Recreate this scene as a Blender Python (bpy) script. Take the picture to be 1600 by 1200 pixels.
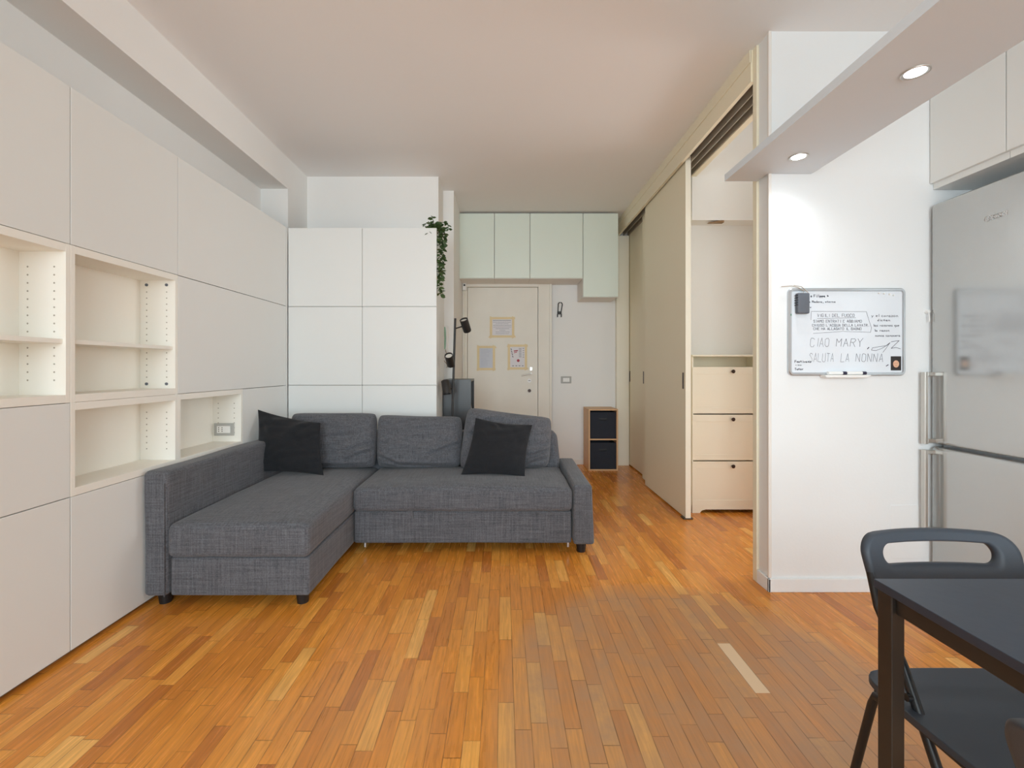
import bpy, math, random
from mathutils import Vector, Matrix, noise

random.seed(7)
R = math.radians
SC = bpy.context.scene
COL = SC.collection
for o in list(bpy.data.objects):
    bpy.data.objects.remove(o)

# ------------------------------------------------------------------ camera
CX, CZ, F = 786.0, 1.15, 711.1
cam = bpy.data.cameras.new('camera')
cam.lens = 16.0; cam.sensor_width = 36.0; cam.clip_start = 0.02
cam.shift_x = (800 - CX) / 1600; cam.shift_y = (575 - 600) / 1600
co = bpy.data.objects.new('camera', cam); COL.objects.link(co)
co.location = (0, 0, CZ); co.rotation_euler = (R(90), 0, 0)
SC.camera = co

def P(x, y, D):
    "a point seen at photo pixel x, y standing D metres away"
    return Vector(((x - CX) * D / F, D, CZ - (y - 575) * D / F))

# ------------------------------------------------------------------ world, exposure
SC.view_settings.view_transform = 'Standard'
SC.view_settings.look = 'None'
SC.view_settings.exposure = -0.22
SC.view_settings.gamma = 1.0
SC.view_settings.use_curve_mapping = False
w = bpy.data.worlds.new('daylight'); SC.world = w; w.use_nodes = True
bg = w.node_tree.nodes['Background']
bg.inputs[0].default_value = (0.85, 0.93, 1.0, 1); bg.inputs[1].default_value = 1.6

def area(name, loc, rot, sx, sy, power, col=(1, 1, 1)):
    l = bpy.data.lights.new(name, 'AREA'); l.shape = 'RECTANGLE'; l.size = sx; l.size_y = sy
    l.energy = power; l.color = col
    o = bpy.data.objects.new(name, l); COL.objects.link(o)
    o.location = loc; o.rotation_euler = rot
    return o
# daylight through the two balcony windows behind the camera, and the side window of the next room
wl_ = area('daylight_window_left', (-0.75, -3.0, 1.75), (R(74), 0, 0), 1.3, 2.3, 98, (0.80, 0.94, 1.0))
wr_ = area('daylight_window_right', (1.15, -3.0, 1.75), (R(74), 0, 0), 1.3, 2.3, 98, (0.80, 0.94, 1.0))
wl_.data.spread = wr_.data.spread = R(145)
area('daylight_side_room', (4.35, 3.1, 1.5), (R(90), 0, R(90)), 1.1, 1.5, 56, (0.94, 0.95, 0.95))
SC.cycles.max_bounces = 10
SC.cycles.diffuse_bounces = 10
SC.cycles.sample_clamp_indirect = 6
SC.cycles.use_denoising = True

# ------------------------------------------------------------------ materials
def lin(c):
    return tuple(((v / 255) / 12.92 if v / 255 <= 0.04045 else ((v / 255 + 0.055) / 1.055) ** 2.4) for v in c)

def mat(name, rgb, rough=0.6, metal=0.0, bump=0.0, bscale=60, var=0.0, vscale=3, coat=0, spec=0.5, emit=None, es=0):
    m = bpy.data.materials.new(name); m.use_nodes = True
    nt = m.node_tree; b = nt.nodes['Principled BSDF']
    c = lin(rgb)
    b.inputs['Base Color'].default_value = (*c, 1)
    b.inputs['Roughness'].default_value = rough
    b.inputs['Metallic'].default_value = metal
    b.inputs['Specular IOR Level'].default_value = spec
    b.inputs['Coat Weight'].default_value = coat
    tc = nt.nodes.new('ShaderNodeTexCoord')
    if var > 0:
        n = nt.nodes.new('ShaderNodeTexNoise'); n.inputs['Scale'].default_value = vscale; n.inputs['Detail'].default_value = 4
        nt.links.new(tc.outputs['Object'], n.inputs['Vector'])
        mx = nt.nodes.new('ShaderNodeMix'); mx.data_type = 'RGBA'
        mx.inputs['A'].default_value = (*[v * (1 - var) for v in c], 1)
        mx.inputs['B'].default_value = (*[min(1, v * (1 + var)) for v in c], 1)
        nt.links.new(n.outputs['Fac'], mx.inputs['Factor'])
        nt.links.new(mx.outputs['Result'], b.inputs['Base Color'])
    if bump > 0:
        n = nt.nodes.new('ShaderNodeTexNoise'); n.inputs['Scale'].default_value = bscale; n.inputs['Detail'].default_value = 5
        nt.links.new(tc.outputs['Object'], n.inputs['Vector'])
        bp = nt.nodes.new('ShaderNodeBump'); bp.inputs['Strength'].default_value = bump; bp.inputs['Distance'].default_value = 0.01
        nt.links.new(n.outputs['Fac'], bp.inputs['Height']); nt.links.new(bp.outputs['Normal'], b.inputs['Normal'])
    if emit:
        b.inputs['Emission Color'].default_value = (*lin(emit), 1); b.inputs['Emission Strength'].default_value = es
    return m

M = {}
M['plaster'] = mat('plaster', (236, 236, 234), 0.9, bump=0.04, bscale=120, var=0.015)
M['ceiling'] = mat('ceiling_paint', (238, 238, 238), 0.95, bump=0.02, bscale=80, var=0.01, vscale=1)
M['wall_cool'] = mat('wall_paint', (234, 237, 238), 0.85, bump=0.05, bscale=90, var=0.01)
M['laminate'] = mat('white_laminate', (227, 229, 227), 0.42, var=0.008, vscale=2)
M['shelf_white'] = mat('shelf_laminate', (240, 238, 230), 0.5, var=0.01)
M['gap'] = mat('shadow_gap_liner', (120, 115, 108), 0.9, var=0.05)
M['sage'] = mat('pale_green_laminate', (222, 231, 221), 0.35, var=0.015)
M['cream'] = mat('cream_lacquer', (238, 231, 207), 0.5, var=0.01)
M['cream_lt'] = mat('pale_cream_lacquer', (240, 236, 220), 0.5, var=0.01)
M['door'] = mat('old_door_paint', (231, 227, 217), 0.6, var=0.05, vscale=5, bump=0.05, bscale=8)
M['trim'] = mat('trim_paint', (232, 228, 222), 0.6, var=0.01)
M['black'] = mat('black_metal', (38, 36, 35), 0.45, var=0.1)
M['black_plastic'] = mat('black_plastic', (26, 27, 29), 0.4, var=0.1)
M['lens'] = mat('lamp_lens', (225, 220, 210), 0.3, var=0.02)
M['darkwood'] = mat('black_brown_foil', (58, 58, 60), 0.35, var=0.08, vscale=20)
M['steel'] = mat('brushed_steel', (205, 202, 196), 0.38, 0.85, var=0.03)
M['alu'] = mat('aluminium', (196, 200, 204), 0.35, 0.8, var=0.02)
M['track'] = mat('track_metal', (92, 84, 74), 0.45, 0.6, var=0.1)
M['bright_track'] = mat('rail_edge', (205, 198, 185), 0.35, 0.5, var=0.05)
M['oak'] = mat('birch_edge', (214, 172, 128), 0.5, var=0.08, vscale=14)
M['bin'] = mat('charcoal_bin_fabric', (42, 46, 56), 0.9, bump=0.3, bscale=300, var=0.1, vscale=40)
M['board'] = mat('whiteboard_enamel', (226, 233, 240), 0.22, var=0.01)
M['grey_plastic'] = mat('grey_plastic', (98, 103, 112), 0.6, var=0.05)
M['white_plastic'] = mat('white_plastic', (238, 238, 236), 0.4, var=0.01)
M['ink'] = mat('marker_ink', (108, 110, 122), 0.7, var=0.1)
M['ink_dark'] = mat('dark_marker_ink', (48, 44, 66), 0.7, var=0.1)
M['ink_red'] = mat('red_print', (176, 70, 84), 0.7, var=0.1)
M['green'] = mat('green_plastic', (40, 130, 85), 0.5, var=0.1)
M['palegreen'] = mat('pale_green_plastic', (150, 190, 165), 0.5, var=0.05)
M['paper'] = mat('paper', (224, 222, 226), 0.8, var=0.01)
M['paper_blue'] = mat('blueish_paper', (205, 209, 219), 0.8, var=0.02)
M['tape'] = mat('masking_tape', (228, 208, 165), 0.7, var=0.05, vscale=30)
M['string'] = mat('twine', (170, 155, 135), 0.9, var=0.1)
M['skin_print'] = mat('photo_print_tan', (222, 176, 146), 0.5, var=0.15, vscale=80)
M['hair_print'] = mat('photo_print_dark', (40, 34, 34), 0.5, var=0.15, vscale=80)
M['knob'] = mat('dark_bronze_knob', (62, 44, 36), 0.4, 0.4, var=0.1)
M['brown'] = mat('brown_wood', (142, 112, 80), 0.6, var=0.15, vscale=40)
M['tabletop'] = mat('black_stained_top', (44, 54, 68), 0.38, bump=0.03, bscale=40, var=0.12, vscale=25)
M['tableframe'] = mat('black_brown_frame', (40, 35, 31), 0.4, var=0.08)
M['chair_seat'] = mat('black_polypropylene', (56, 64, 74), 0.5, bump=0.05, bscale=400, var=0.04)
M['chair_tube'] = mat('black_powder_coat', (28, 29, 31), 0.35, var=0.08)
M['leaf'] = mat('leaf_green', (62, 84, 42), 0.6, var=0.35, vscale=60)
M['stem'] = mat('stem_green', (70, 84, 44), 0.7, var=0.1)
M['spot_glass'] = mat('lit_spot_lens', (255, 255, 255), 0.3, emit=(245, 250, 255), es=18)
M['underside'] = mat('board_bounce_tint', (222, 232, 240), 0.55, var=0.01)  # white board, cool tint stands in for spotlight bounced up onto it

def fabric(name, rgb, scale=1.0, streak=0.25, bump=0.35):
    m = bpy.data.materials.new(name); m.use_nodes = True
    nt = m.node_tree; N = nt.nodes; L = nt.links; b = N['Principled BSDF']
    b.inputs['Roughness'].default_value = 0.95; b.inputs['Specular IOR Level'].default_value = 0.15
    b.inputs['Sheen Weight'].default_value = 0.15
    tc = N.new('ShaderNodeTexCoord')
    outs = []
    for sx, sy, sz in ((420, 14, 420), (14, 420, 420), (420, 420, 14)):
        mp = N.new('ShaderNodeMapping'); mp.inputs['Scale'].default_value = (sx * scale, sy * scale, sz * scale)
        L.new(tc.outputs['Object'], mp.inputs['Vector'])
        n = N.new('ShaderNodeTexNoise'); n.inputs['Scale'].default_value = 0.35; n.inputs['Detail'].default_value = 3
        L.new(mp.outputs['Vector'], n.inputs['Vector']); outs.append(n.outputs['Fac'])
    a = N.new('ShaderNodeMath'); a.operation = 'ADD'; L.new(outs[0], a.inputs[0]); L.new(outs[1], a.inputs[1])
    a2 = N.new('ShaderNodeMath'); a2.operation = 'ADD'; L.new(a.outputs[0], a2.inputs[0]); L.new(outs[2], a2.inputs[1])
    mr = N.new('ShaderNodeMapRange'); mr.inputs['From Min'].default_value = 1.1; mr.inputs['From Max'].default_value = 1.9
    L.new(a2.outputs[0], mr.inputs['Value'])
    mx = N.new('ShaderNodeMix'); mx.data_type = 'RGBA'
    c = lin(rgb)
    mx.inputs['A'].default_value = (*[v * (1 - streak) for v in c], 1)
    mx.inputs['B'].default_value = (*[v * (1 + streak) for v in c], 1)
    L.new(mr.outputs['Result'], mx.inputs['Factor']); L.new(mx.outputs['Result'], b.inputs['Base Color'])
    bp = N.new('ShaderNodeBump'); bp.inputs['Strength'].default_value = bump; bp.inputs['Distance'].default_value = 0.002
    L.new(a2.outputs[0], bp.inputs['Height']); L.new(bp.outputs['Normal'], b.inputs['Normal'])
    return m
M['sofa'] = fabric('grey_woven_upholstery', (91, 92, 97), 1.3, 0.42)
M['peg'] = mat('peg_hole_shadow', (168, 162, 150), 0.9, var=0.02)
M['greytrim'] = mat('grey_cover_plate', (176, 176, 172), 0.6, var=0.02)
M['throw'] = fabric('black_cotton', (36, 37, 40), 1.4, 0.15, 0.15)

def parquet():
    m = bpy.data.materials.new('oak_strip_parquet'); m.use_nodes = True
    nt = m.node_tree; N = nt.nodes; L = nt.links; b = N['Principled BSDF']
    def mth(op, a, c=None, d=None):
        n = N.new('ShaderNodeMath'); n.operation = op
        for i, v in enumerate((a, c, d)):
            if v is None: continue
            if isinstance(v, (int, float)): n.inputs[i].default_value = v
            else: L.new(v, n.inputs[i])
        return n.outputs[0]
    def wn(vec3):
        c = N.new('ShaderNodeCombineXYZ')
        for i, v in enumerate(vec3):
            if isinstance(v, (int, float)): c.inputs[i].default_value = v
            else: L.new(v, c.inputs[i])
        n = N.new('ShaderNodeTexWhiteNoise'); n.noise_dimensions = '3D'; L.new(c.outputs[0], n.inputs['Vector'])
        return n.outputs['Value'], n.outputs['Color']
    def mix(fac, a, c, typ='MIX'):
        n = N.new('ShaderNodeMix'); n.data_type = 'RGBA'; n.blend_type = typ
        for k, v in (('Factor', fac), ('A', a), ('B', c)):
            if isinstance(v, (int, float)): n.inputs[k].default_value = v
            elif isinstance(v, tuple): n.inputs[k].default_value = (*v, 1)
            else: L.new(v, n.inputs[k])
        return n.outputs['Result']
    geo = N.new('ShaderNodeNewGeometry'); sep = N.new('ShaderNodeSeparateXYZ'); L.new(geo.outputs['Position'], sep.inputs[0])
    X, Y = sep.outputs['X'], sep.outputs['Y']
    W = 0.0535
    u = mth('DIVIDE', mth('SUBTRACT', X, 0.893 - W * 60), W)
    row = mth('FLOOR', u); fu = mth('SUBTRACT', u, row)
    r1, _ = wn((row, 3.7, 1.1)); r2, _ = wn((row, 9.2, 5.5))
    ln = mth('MULTIPLY_ADD', r1, 0.16, 0.24)
    v = mth('ADD', mth('DIVIDE', mth('ADD', Y, 5.0), ln), mth('MULTIPLY', r2, 13.0))
    idx = mth('FLOOR', v); fv = mth('SUBTRACT', v, idx)
    rnd, rcol = wn((row, idx, 2.3)); rnd2, _ = wn((row, idx, 8.8))
    ramp = N.new('ShaderNodeValToRGB'); L.new(rnd, ramp.inputs['Fac'])
    e = ramp.color_ramp.elements
    e[0].position = 0.0; e[0].color = (*lin((192, 114, 46)), 1)
    e[1].position = 1.0; e[1].color = (*lin((247, 186, 100)), 1)
    for p_, c_ in ((0.12, (208, 130, 50)), (0.35, (222, 141, 52)), (0.7, (230, 150, 58)), (0.92, (238, 164, 72))):
        k = e.new(p_); k.color = (*lin(c_), 1)
    # grain
    cmb = N.new('ShaderNodeCombineXYZ')
    L.new(mth('MULTIPLY_ADD', rnd2, 40, mth('MULTIPLY', X, 90)), cmb.inputs[0]); L.new(mth('MULTIPLY', Y, 5.0), cmb.inputs[1]); L.new(mth('MULTIPLY', rnd, 50), cmb.inputs[2])
    g = N.new('ShaderNodeTexNoise'); g.inputs['Scale'].default_value = 1.3; g.inputs['Detail'].default_value = 6; g.inputs['Distortion'].default_value = 0.6
    L.new(cmb.outputs[0], g.inputs['Vector'])
    gr = N.new('ShaderNodeMapRange'); gr.inputs['From Min'].default_value = 0.3; gr.inputs['From Max'].default_value = 0.7
    gr.inputs['To Min'].default_value = 0.72; gr.inputs['To Max'].default_value = 1.10; L.new(g.outputs['Fac'], gr.inputs['Value'])
    gc = N.new('ShaderNodeCombineColor')
    for i in range(3): L.new(gr.outputs['Result'], gc.inputs[i])
    col = mix(1.0, ramp.outputs['Color'], gc.outputs[0], 'MULTIPLY')
    # worn varnish: grey patch in front of the kitchen, blotchy
    def blob(cx, cy, rx, ry, th):
        dx = mth('DIVIDE', mth('SUBTRACT', X, cx), rx); dy = mth('DIVIDE', mth('SUBTRACT', Y, cy), ry)
        d = mth('ADD', mth('MULTIPLY', dx, dx), mth('MULTIPLY', dy, dy))
        return mth('MAXIMUM', mth('SUBTRACT', 1.0, d), 0.0)
    wnz = N.new('ShaderNodeTexNoise'); wnz.inputs['Scale'].default_value = 7; wnz.inputs['Detail'].default_value = 8; wnz.inputs['Roughness'].default_value = 0.7
    L.new(geo.outputs['Position'], wnz.inputs['Vector'])
    wr = N.new('ShaderNodeMapRange'); wr.inputs['From Min'].default_value = 0.42; wr.inputs['From Max'].default_value = 0.62
    L.new(wnz.outputs['Fac'], wr.inputs['Value'])
    bsum = mth('MINIMUM', mth('ADD', mth('ADD', mth('MULTIPLY', blob(0.72, 1.45, 0.8, 1.0, 1), 3.2), mth('MULTIPLY', blob(0.05, 2.2, 0.6, 0.5, 1), 0.35)), mth('MULTIPLY', blob(-0.45, 1.5, 0.4, 0.35, 1), 0.3)), 1.0)
    wf = mth('MULTIPLY', mth('MULTIPLY', bsum, mth('MULTIPLY_ADD', wr.outputs['Result'], 0.3, 0.7)), mth('MULTIPLY_ADD', rnd2, 0.35, 0.65))
    col = mix(mth('MULTIPLY', wf, 0.95), col, lin((178, 140, 106)))
    # one pale replacement strip
    rowm = mth('COMPARE', row, 60.0, 0.1)
    inY = mth('MULTIPLY', mth('GREATER_THAN', Y, 1.61), mth('LESS_THAN', Y, 1.90))
    pal = mth('MULTIPLY', rowm, inY)
    col = mix(mth('MULTIPLY', pal, 0.85), col, lin((232, 206, 170)))
    # seams
    eu = mth('MINIMUM', fu, mth('SUBTRACT', 1.0, fu)); ev = mth('MULTIPLY', mth('MINIMUM', fv, mth('SUBTRACT', 1.0, fv)), mth('DIVIDE', ln, W))
    ed = mth('MINIMUM', eu, ev)
    sm = N.new('ShaderNodeMapRange'); sm.inputs['From Min'].default_value = 0.0; sm.inputs['From Max'].default_value = 0.045
    sm.inputs['To Min'].default_value = 0.42; sm.inputs['To Max'].default_value = 1.0; L.new(ed, sm.inputs['Value'])
    sjn = N.new('ShaderNodeTexNoise'); sjn.inputs['Scale'].default_value = 9; L.new(geo.outputs['Position'], sjn.inputs['Vector'])
    L.new(mth('MULTIPLY_ADD', sjn.outputs['Fac'], -1.4, 1.22), sm.inputs['To Min'])
    sc = N.new('ShaderNodeCombineColor')
    for i in range(3): L.new(sm.outputs['Result'], sc.inputs[i])
    col = mix(1.0, col, sc.outputs[0], 'MULTIPLY')
    L.new(col, b.inputs['Base Color'])
    ro = mth('ADD', mth('MULTIPLY_ADD', wf, 0.2, 0.20), mth('MULTIPLY', g.outputs['Fac'], 0.12))
    L.new(ro, b.inputs['Roughness'])
    bp = N.new('ShaderNodeBump'); bp.inputs['Strength'].default_value = 0.25; bp.inputs['Distance'].default_value = 0.002
    L.new(mth('ADD', sm.outputs['Result'], mth('MULTIPLY', rnd, 0.3)), bp.inputs['Height']); L.new(bp.outputs['Normal'], b.inputs['Normal'])
    return m
M['parquet'] = parquet()

def fridge_mat():
    m = mat('silver_fridge_lacquer', (191, 191, 189), 0.16, 0.75, var=0.01)
    return m
M['fridge'] = fridge_mat()

# ------------------------------------------------------------------ mesh helpers
WL = {}
def props(o, label=None, cat=None, group=None, kind=None):
    if label: o['label'] = label
    if cat: o['category'] = cat
    if group: o['group'] = group
    if kind: o['kind'] = kind
    return o
def thing(name, label, cat, loc=(0, 0, 0), rotz=0, group=None):
    o = bpy.data.objects.new(name, None); COL.objects.link(o)
    o.empty_display_size = 0.1
    o.location = loc; o.rotation_euler = (0, 0, rotz)
    WL[o.name] = Vector(loc)
    return props(o, label, cat, group)

class MB:
    def __init__(s): s.v = []; s.f = []
    def add(s, vs, fs):
        n = len(s.v); s.v += [Vector(v) for v in vs]; s.f += [tuple(i + n for i in f) for f in fs]; return s
    def box(s, x0, x1, y0, y1, z0, z1):
        x0, x1 = sorted((x0, x1)); y0, y1 = sorted((y0, y1)); z0, z1 = sorted((z0, z1))
        vs = [(x0, y0, z0), (x1, y0, z0), (x1, y1, z0), (x0, y1, z0), (x0, y0, z1), (x1, y0, z1), (x1, y1, z1), (x0, y1, z1)]
        return s.add(vs, [(0, 3, 2, 1), (4, 5, 6, 7), (0, 1, 5, 4), (1, 2, 6, 5), (2, 3, 7, 6), (3, 0, 4, 7)])
    def cyl(s, p0, p1, r0, r1=None, n=16):
        r1 = r0 if r1 is None else r1
        p0, p1 = Vector(p0), Vector(p1); d = (p1 - p0).normalized()
        a = Vector((0, 0, 1)) if abs(d.z) < 0.9 else Vector((1, 0, 0))
        e1 = d.cross(a).normalized(); e2 = d.cross(e1)
        vs = []
        for p, r in ((p0, r0), (p1, r1)):
            for i in range(n):
                t = 2 * math.pi * i / n; vs.append(p + e1 * (r * math.cos(t)) + e2 * (r * math.sin(t)))
        fs = [(i, (i + 1) % n, n + (i + 1) % n, n + i) for i in range(n)]
        fs += [tuple(range(n - 1, -1, -1)), tuple(range(n, 2 * n))]
        return s.add(vs, fs)
    def tube(s, pts, r, n=10):
        pts = [Vector(p) for p in pts]; vs = []; fs = []; up = None
        for i, p in enumerate(pts):
            d = (pts[min(i + 1, len(pts) - 1)] - pts[max(i - 1, 0)]).normalized()
            if up is None:
                up = Vector((0, 0, 1)) if abs(d.z) < 0.9 else Vector((1, 0, 0))
            e1 = d.cross(up).normalized(); e2 = d.cross(e1).normalized(); up = -e2 if False else up
            rr = r(i / (len(pts) - 1)) if callable(r) else r
            for k in range(n):
                t = 2 * math.pi * k / n; vs.append(p + e1 * (rr * math.cos(t)) + e2 * (rr * math.sin(t)))
        for i in range(len(pts) - 1):
            for k in range(n):
                fs.append((i * n + k, i * n + (k + 1) % n, (i + 1) * n + (k + 1) % n, (i + 1) * n + k))
        fs += [tuple(range(n - 1, -1, -1)), tuple(range((len(pts) - 1) * n, len(pts) * n))]
        return s.add(vs, fs)
    def rbox(s, x0, x1, y0, y1, z0, z1, r=0.03, n=24, disp=None):
        "box with rounded edges, dense enough to be displaced"
        def ts(a, b):
            L = b - a; rr = min(r, L / 2 * 0.999)
            e = [rr * (1 - math.cos(math.pi / 2 * k / 5)) for k in range(6)]
            m = max(2, int(n * (L - 2 * rr) / 2.0) + 1)
            mid = [a + rr + (L - 2 * rr) * k / m for k in range(1, m)]
            return [a + q for q in e] + mid + [b - q for q in reversed(e)]
        X, Y, Z = ts(x0, x1), ts(y0, y1), ts(z0, z1)
        rx, ry, rz = (min(r, (b - a) / 2 * 0.999) for a, b in ((x0, x1), (y0, y1), (z0, z1)))
        rm = min(rx, ry, rz)
        idx = {}; vs = []
        def vid(i, j, k):
            key = (i, j, k)
            if key in idx: return idx[key]
            p = Vector((X[i], Y[j], Z[k]))
            q = Vector((min(max(p.x, x0 + rm), x1 - rm), min(max(p.y, y0 + rm), y1 - rm), min(max(p.z, z0 + rm), z1 - rm)))
            d = p - q
            nrm = d.normalized() if d.length > 1e-9 else Vector((0, 0, 1))
            p2 = q + nrm * rm
            if disp: p2 = disp(p2, nrm)
            idx[key] = len(vs); vs.append(p2); return idx[key]
        fs = []
        nx, ny, nz = len(X) - 1, len(Y) - 1, len(Z) - 1
        for i in range(nx):
            for j in range(ny):
                fs.append((vid(i, j, 0), vid(i, j + 1, 0), vid(i + 1, j + 1, 0), vid(i + 1, j, 0)))
                fs.append((vid(i, j, nz), vid(i + 1, j, nz), vid(i + 1, j + 1, nz), vid(i, j + 1, nz)))
        for i in range(nx):
            for k in range(nz):
                fs.append((vid(i, 0, k), vid(i + 1, 0, k), vid(i + 1, 0, k + 1), vid(i, 0, k + 1)))
                fs.append((vid(i, ny, k), vid(i, ny, k + 1), vid(i + 1, ny, k + 1), vid(i + 1, ny, k)))
        for j in range(ny):
            for k in range(nz):
                fs.append((vid(0, j, k), vid(0, j, k + 1), vid(0, j + 1, k + 1), vid(0, j + 1, k)))
                fs.append((vid(nx, j, k), vid(nx, j + 1, k), vid(nx, j + 1, k + 1), vid(nx, j, k + 1)))
        return s.add(vs, fs)
    def prism(s, pts, axis, a, b):
        "extrude a 2D outline along an axis between a and b; pts are the two other coords in xyz order"
        def mk(p, t):
            return {'x': (t, p[0], p[1]), 'y': (p[0], t, p[1]), 'z': (p[0], p[1], t)}[axis]
        n = len(pts)
        vs = [mk(p, a) for p in pts] + [mk(p, b) for p in pts]
        fs = [(i, (i + 1) % n, n + (i + 1) % n, n + i) for i in range(n)] + [tuple(range(n - 1, -1, -1)), tuple(range(n, 2 * n))]
        return s.add(vs, fs)
    def build(s, name, m, parent=None, bevel=0, smooth=False, world=True, seg=2, loc=None):
        vs = s.v
        if parent is not None and world:
            off = WL[parent.name]; vs = [v - off for v in vs]
        elif parent is None and loc is None:
            xs = [v.x for v in vs]; ys = [v.y for v in vs]; zs = [v.z for v in vs]
            loc = Vector(((min(xs) + max(xs)) / 2, (min(ys) + max(ys)) / 2, min(zs)))
            vs = [v - loc for v in vs]
        me = bpy.data.meshes.new(name); me.from_pydata([tuple(v) for v in vs], [], s.f); me.materials.append(m)
        import bmesh
        bm = bmesh.new(); bm.from_mesh(me); bmesh.ops.recalc_face_normals(bm, faces=bm.faces); bm.to_mesh(me); bm.free()
        if smooth:
            me.polygons.foreach_set('use_smooth', [True] * len(me.polygons))
            if smooth != 'all':
                me.set_sharp_from_angle(angle=R(40))
        o = bpy.data.objects.new(name, me); COL.objects.link(o)
        if parent is not None:
            o.parent = parent; WL[o.name] = Vector(WL[parent.name]) if world else Vector((0, 0, 0))
        else:
            o.location = loc; WL[o.name] = Vector(loc)
        if bevel:
            b = o.modifiers.new('bevel', 'BEVEL'); b.width = bevel; b.segments = seg; b.limit_method = 'ANGLE'; b.angle_limit = R(40)
        return o

def bx(name, m, parent, *a, bevel=0):
    return MB().box(*a).build(name, m, parent, bevel)
def struct(name, mb, m, bevel=0):
    return props(mb.build(name, m, None, bevel), kind='structure')
def copytree(o, parent=None):
    c = o.copy(); COL.objects.link(c)
    c.parent = parent
    for ch in list(o.children): copytree(ch, c)
    return c

# ------------------------------------------------------------------ room shell
ZC = 2.883
WLX = -1.998; BEAMX = -1.7736
struct('floor', MB().box(-2.15, 4.25, -2.75, 5.5, -0.1, 0), M['parquet'])
ZS = 3.4
struct('ceiling', MB().box(-2.15, 1.575, -2.75, 5.5, ZC, ZC + 0.1).box(1.575, 2.85, -2.75, 2.44, ZC, ZC + 0.1), M['ceiling'])
struct('ceiling_side_room', MB().box(1.48, 4.25, 2.34, 5.5, ZS, ZS + 0.1).box(1.55, 1.575, 2.44, 5.43, ZC + .1, ZS), M['ceiling'])
wl = MB().box(WLX - 0.1, WLX, -2.7, 3.753, 0, ZC)
struct('wall_left_panel', MB().box(WLX, -1.725, -2.6, 1.212, 0, 2.273), M['laminate'])
wl.box(WLX, BEAMX, -2.6, 3.753, 2.628, ZC)
wl.box(WLX - 0.1, BEAMX, 3.753, 4.2, 0, ZC)
struct('wall_left', wl, M['plaster'])
wf = MB().box(BEAMX - 0.05, -0.585, 4.121, 5.5, 0, ZC)
struct('wall_corner', wf, M['plaster'])
struct('wall_entry', MB().box(-0.585, -0.482, 4.45, 5.5, 0, ZC), M['plaster'])
struct('wall_far', MB().box(-0.49, 1.6, 5.43, 5.53, 0, ZC), M['plaster'])
struct('wall_partition', MB().box(1.372, 2.8, 2.343, 2.44, 0, ZC), M['wall_cool'])
struct('wall_right', MB().box(2.8, 2.9, -2.7, 2.44, 0, ZC), M['wall_cool'])
struct('wall_side_room', MB().box(1.54, 4.2, 3.85, 5.43, 0, ZS), M['plaster'])
wr2 = MB().box(4.2, 4.3, 2.3, 2.5, 0, ZS).box(4.2, 4.3, 3.7, 3.85, 0, ZS).box(4.2, 4.3, 2.5, 3.7, 0, 0.7).box(4.2, 4.3, 2.5, 3.7, 2.3, ZS)
struct('wall_side_room_end', wr2, M['plaster'])
struct('wall_side_room_near', MB().box(2.9, 4.2, 2.34, 2.44, 0, ZS).box(1.575, 2.9, 2.42, 2.44, ZC, ZS), M['plaster'])
struct('wall_niche', MB().box(2.13, 2.2, 3.35, 3.85, 0, ZS), M['plaster'])
struct('trim_1', MB().box(1.54, 2.13, 3.71, 3.85, 2.355, ZS), M['plaster'])   # boxed-in beam over the shoe cabinet
rear = MB()
for a, b in ((-2.1, -1.45), (-0.05, 0.45), (1.85, 2.8)): rear.box(a, b, -2.7, -2.6, 0, ZC)
for a, b in ((-1.45, -0.05), (0.45, 1.85)): rear.box(a, b, -2.7, -2.6, 2.6, ZC).box(a, b, -2.7, -2.6, 0, 0.08)
struct('wall_rear', rear, M['plaster'])
for i, (a, b) in enumerate(((-1.45, -0.05), (0.45, 1.85))):
    f = MB()
    for c in (a, (a + b) / 2 - 0.03, b - 0.06): f.box(c, c + 0.06, -2.68, -2.62, 0.08, 2.6)
    f.box(a, b, -2.68, -2.62, 0.08, 0.16).box(a, b, -2.68, -2.62, 2.54, 2.6)
    struct('window_%d' % (i + 1), f, M['trim'])
f = MB().box(4.22, 4.27, 2.5, 2.55, 0.7, 2.3).box(4.22, 4.27, 3.65, 3.7, 0.7, 2.3).box(4.22, 4.27, 2.5, 3.7, 0.7, 0.76).box(4.22, 4.27, 2.5, 3.7, 2.24, 2.3).box(4.22, 4.27, 3.07, 3.13, 0.7, 2.3)
struct('window_3', f, M['trim'])
struct('baseboard_partition', MB().box(1.36, 2.17, 2.331, 2.343, 0, 0.07), M['wall_cool'], 0.003)
struct('baseboard_partition_end', MB().box(1.36, 1.372, 2.331, 2.44, 0, 0.07), M['wall_cool'], 0.003)
struct('baseboard_far', MB().box(0.60, 1.33, 5.42, 5.43, 0, 0.06), M['trim'], 0.003)
struct('trim_2', MB().box(1.364, 1.380, 2.336, 2.351, 0.07, ZC), M['trim'], 0.004)   # corner bead

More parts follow.
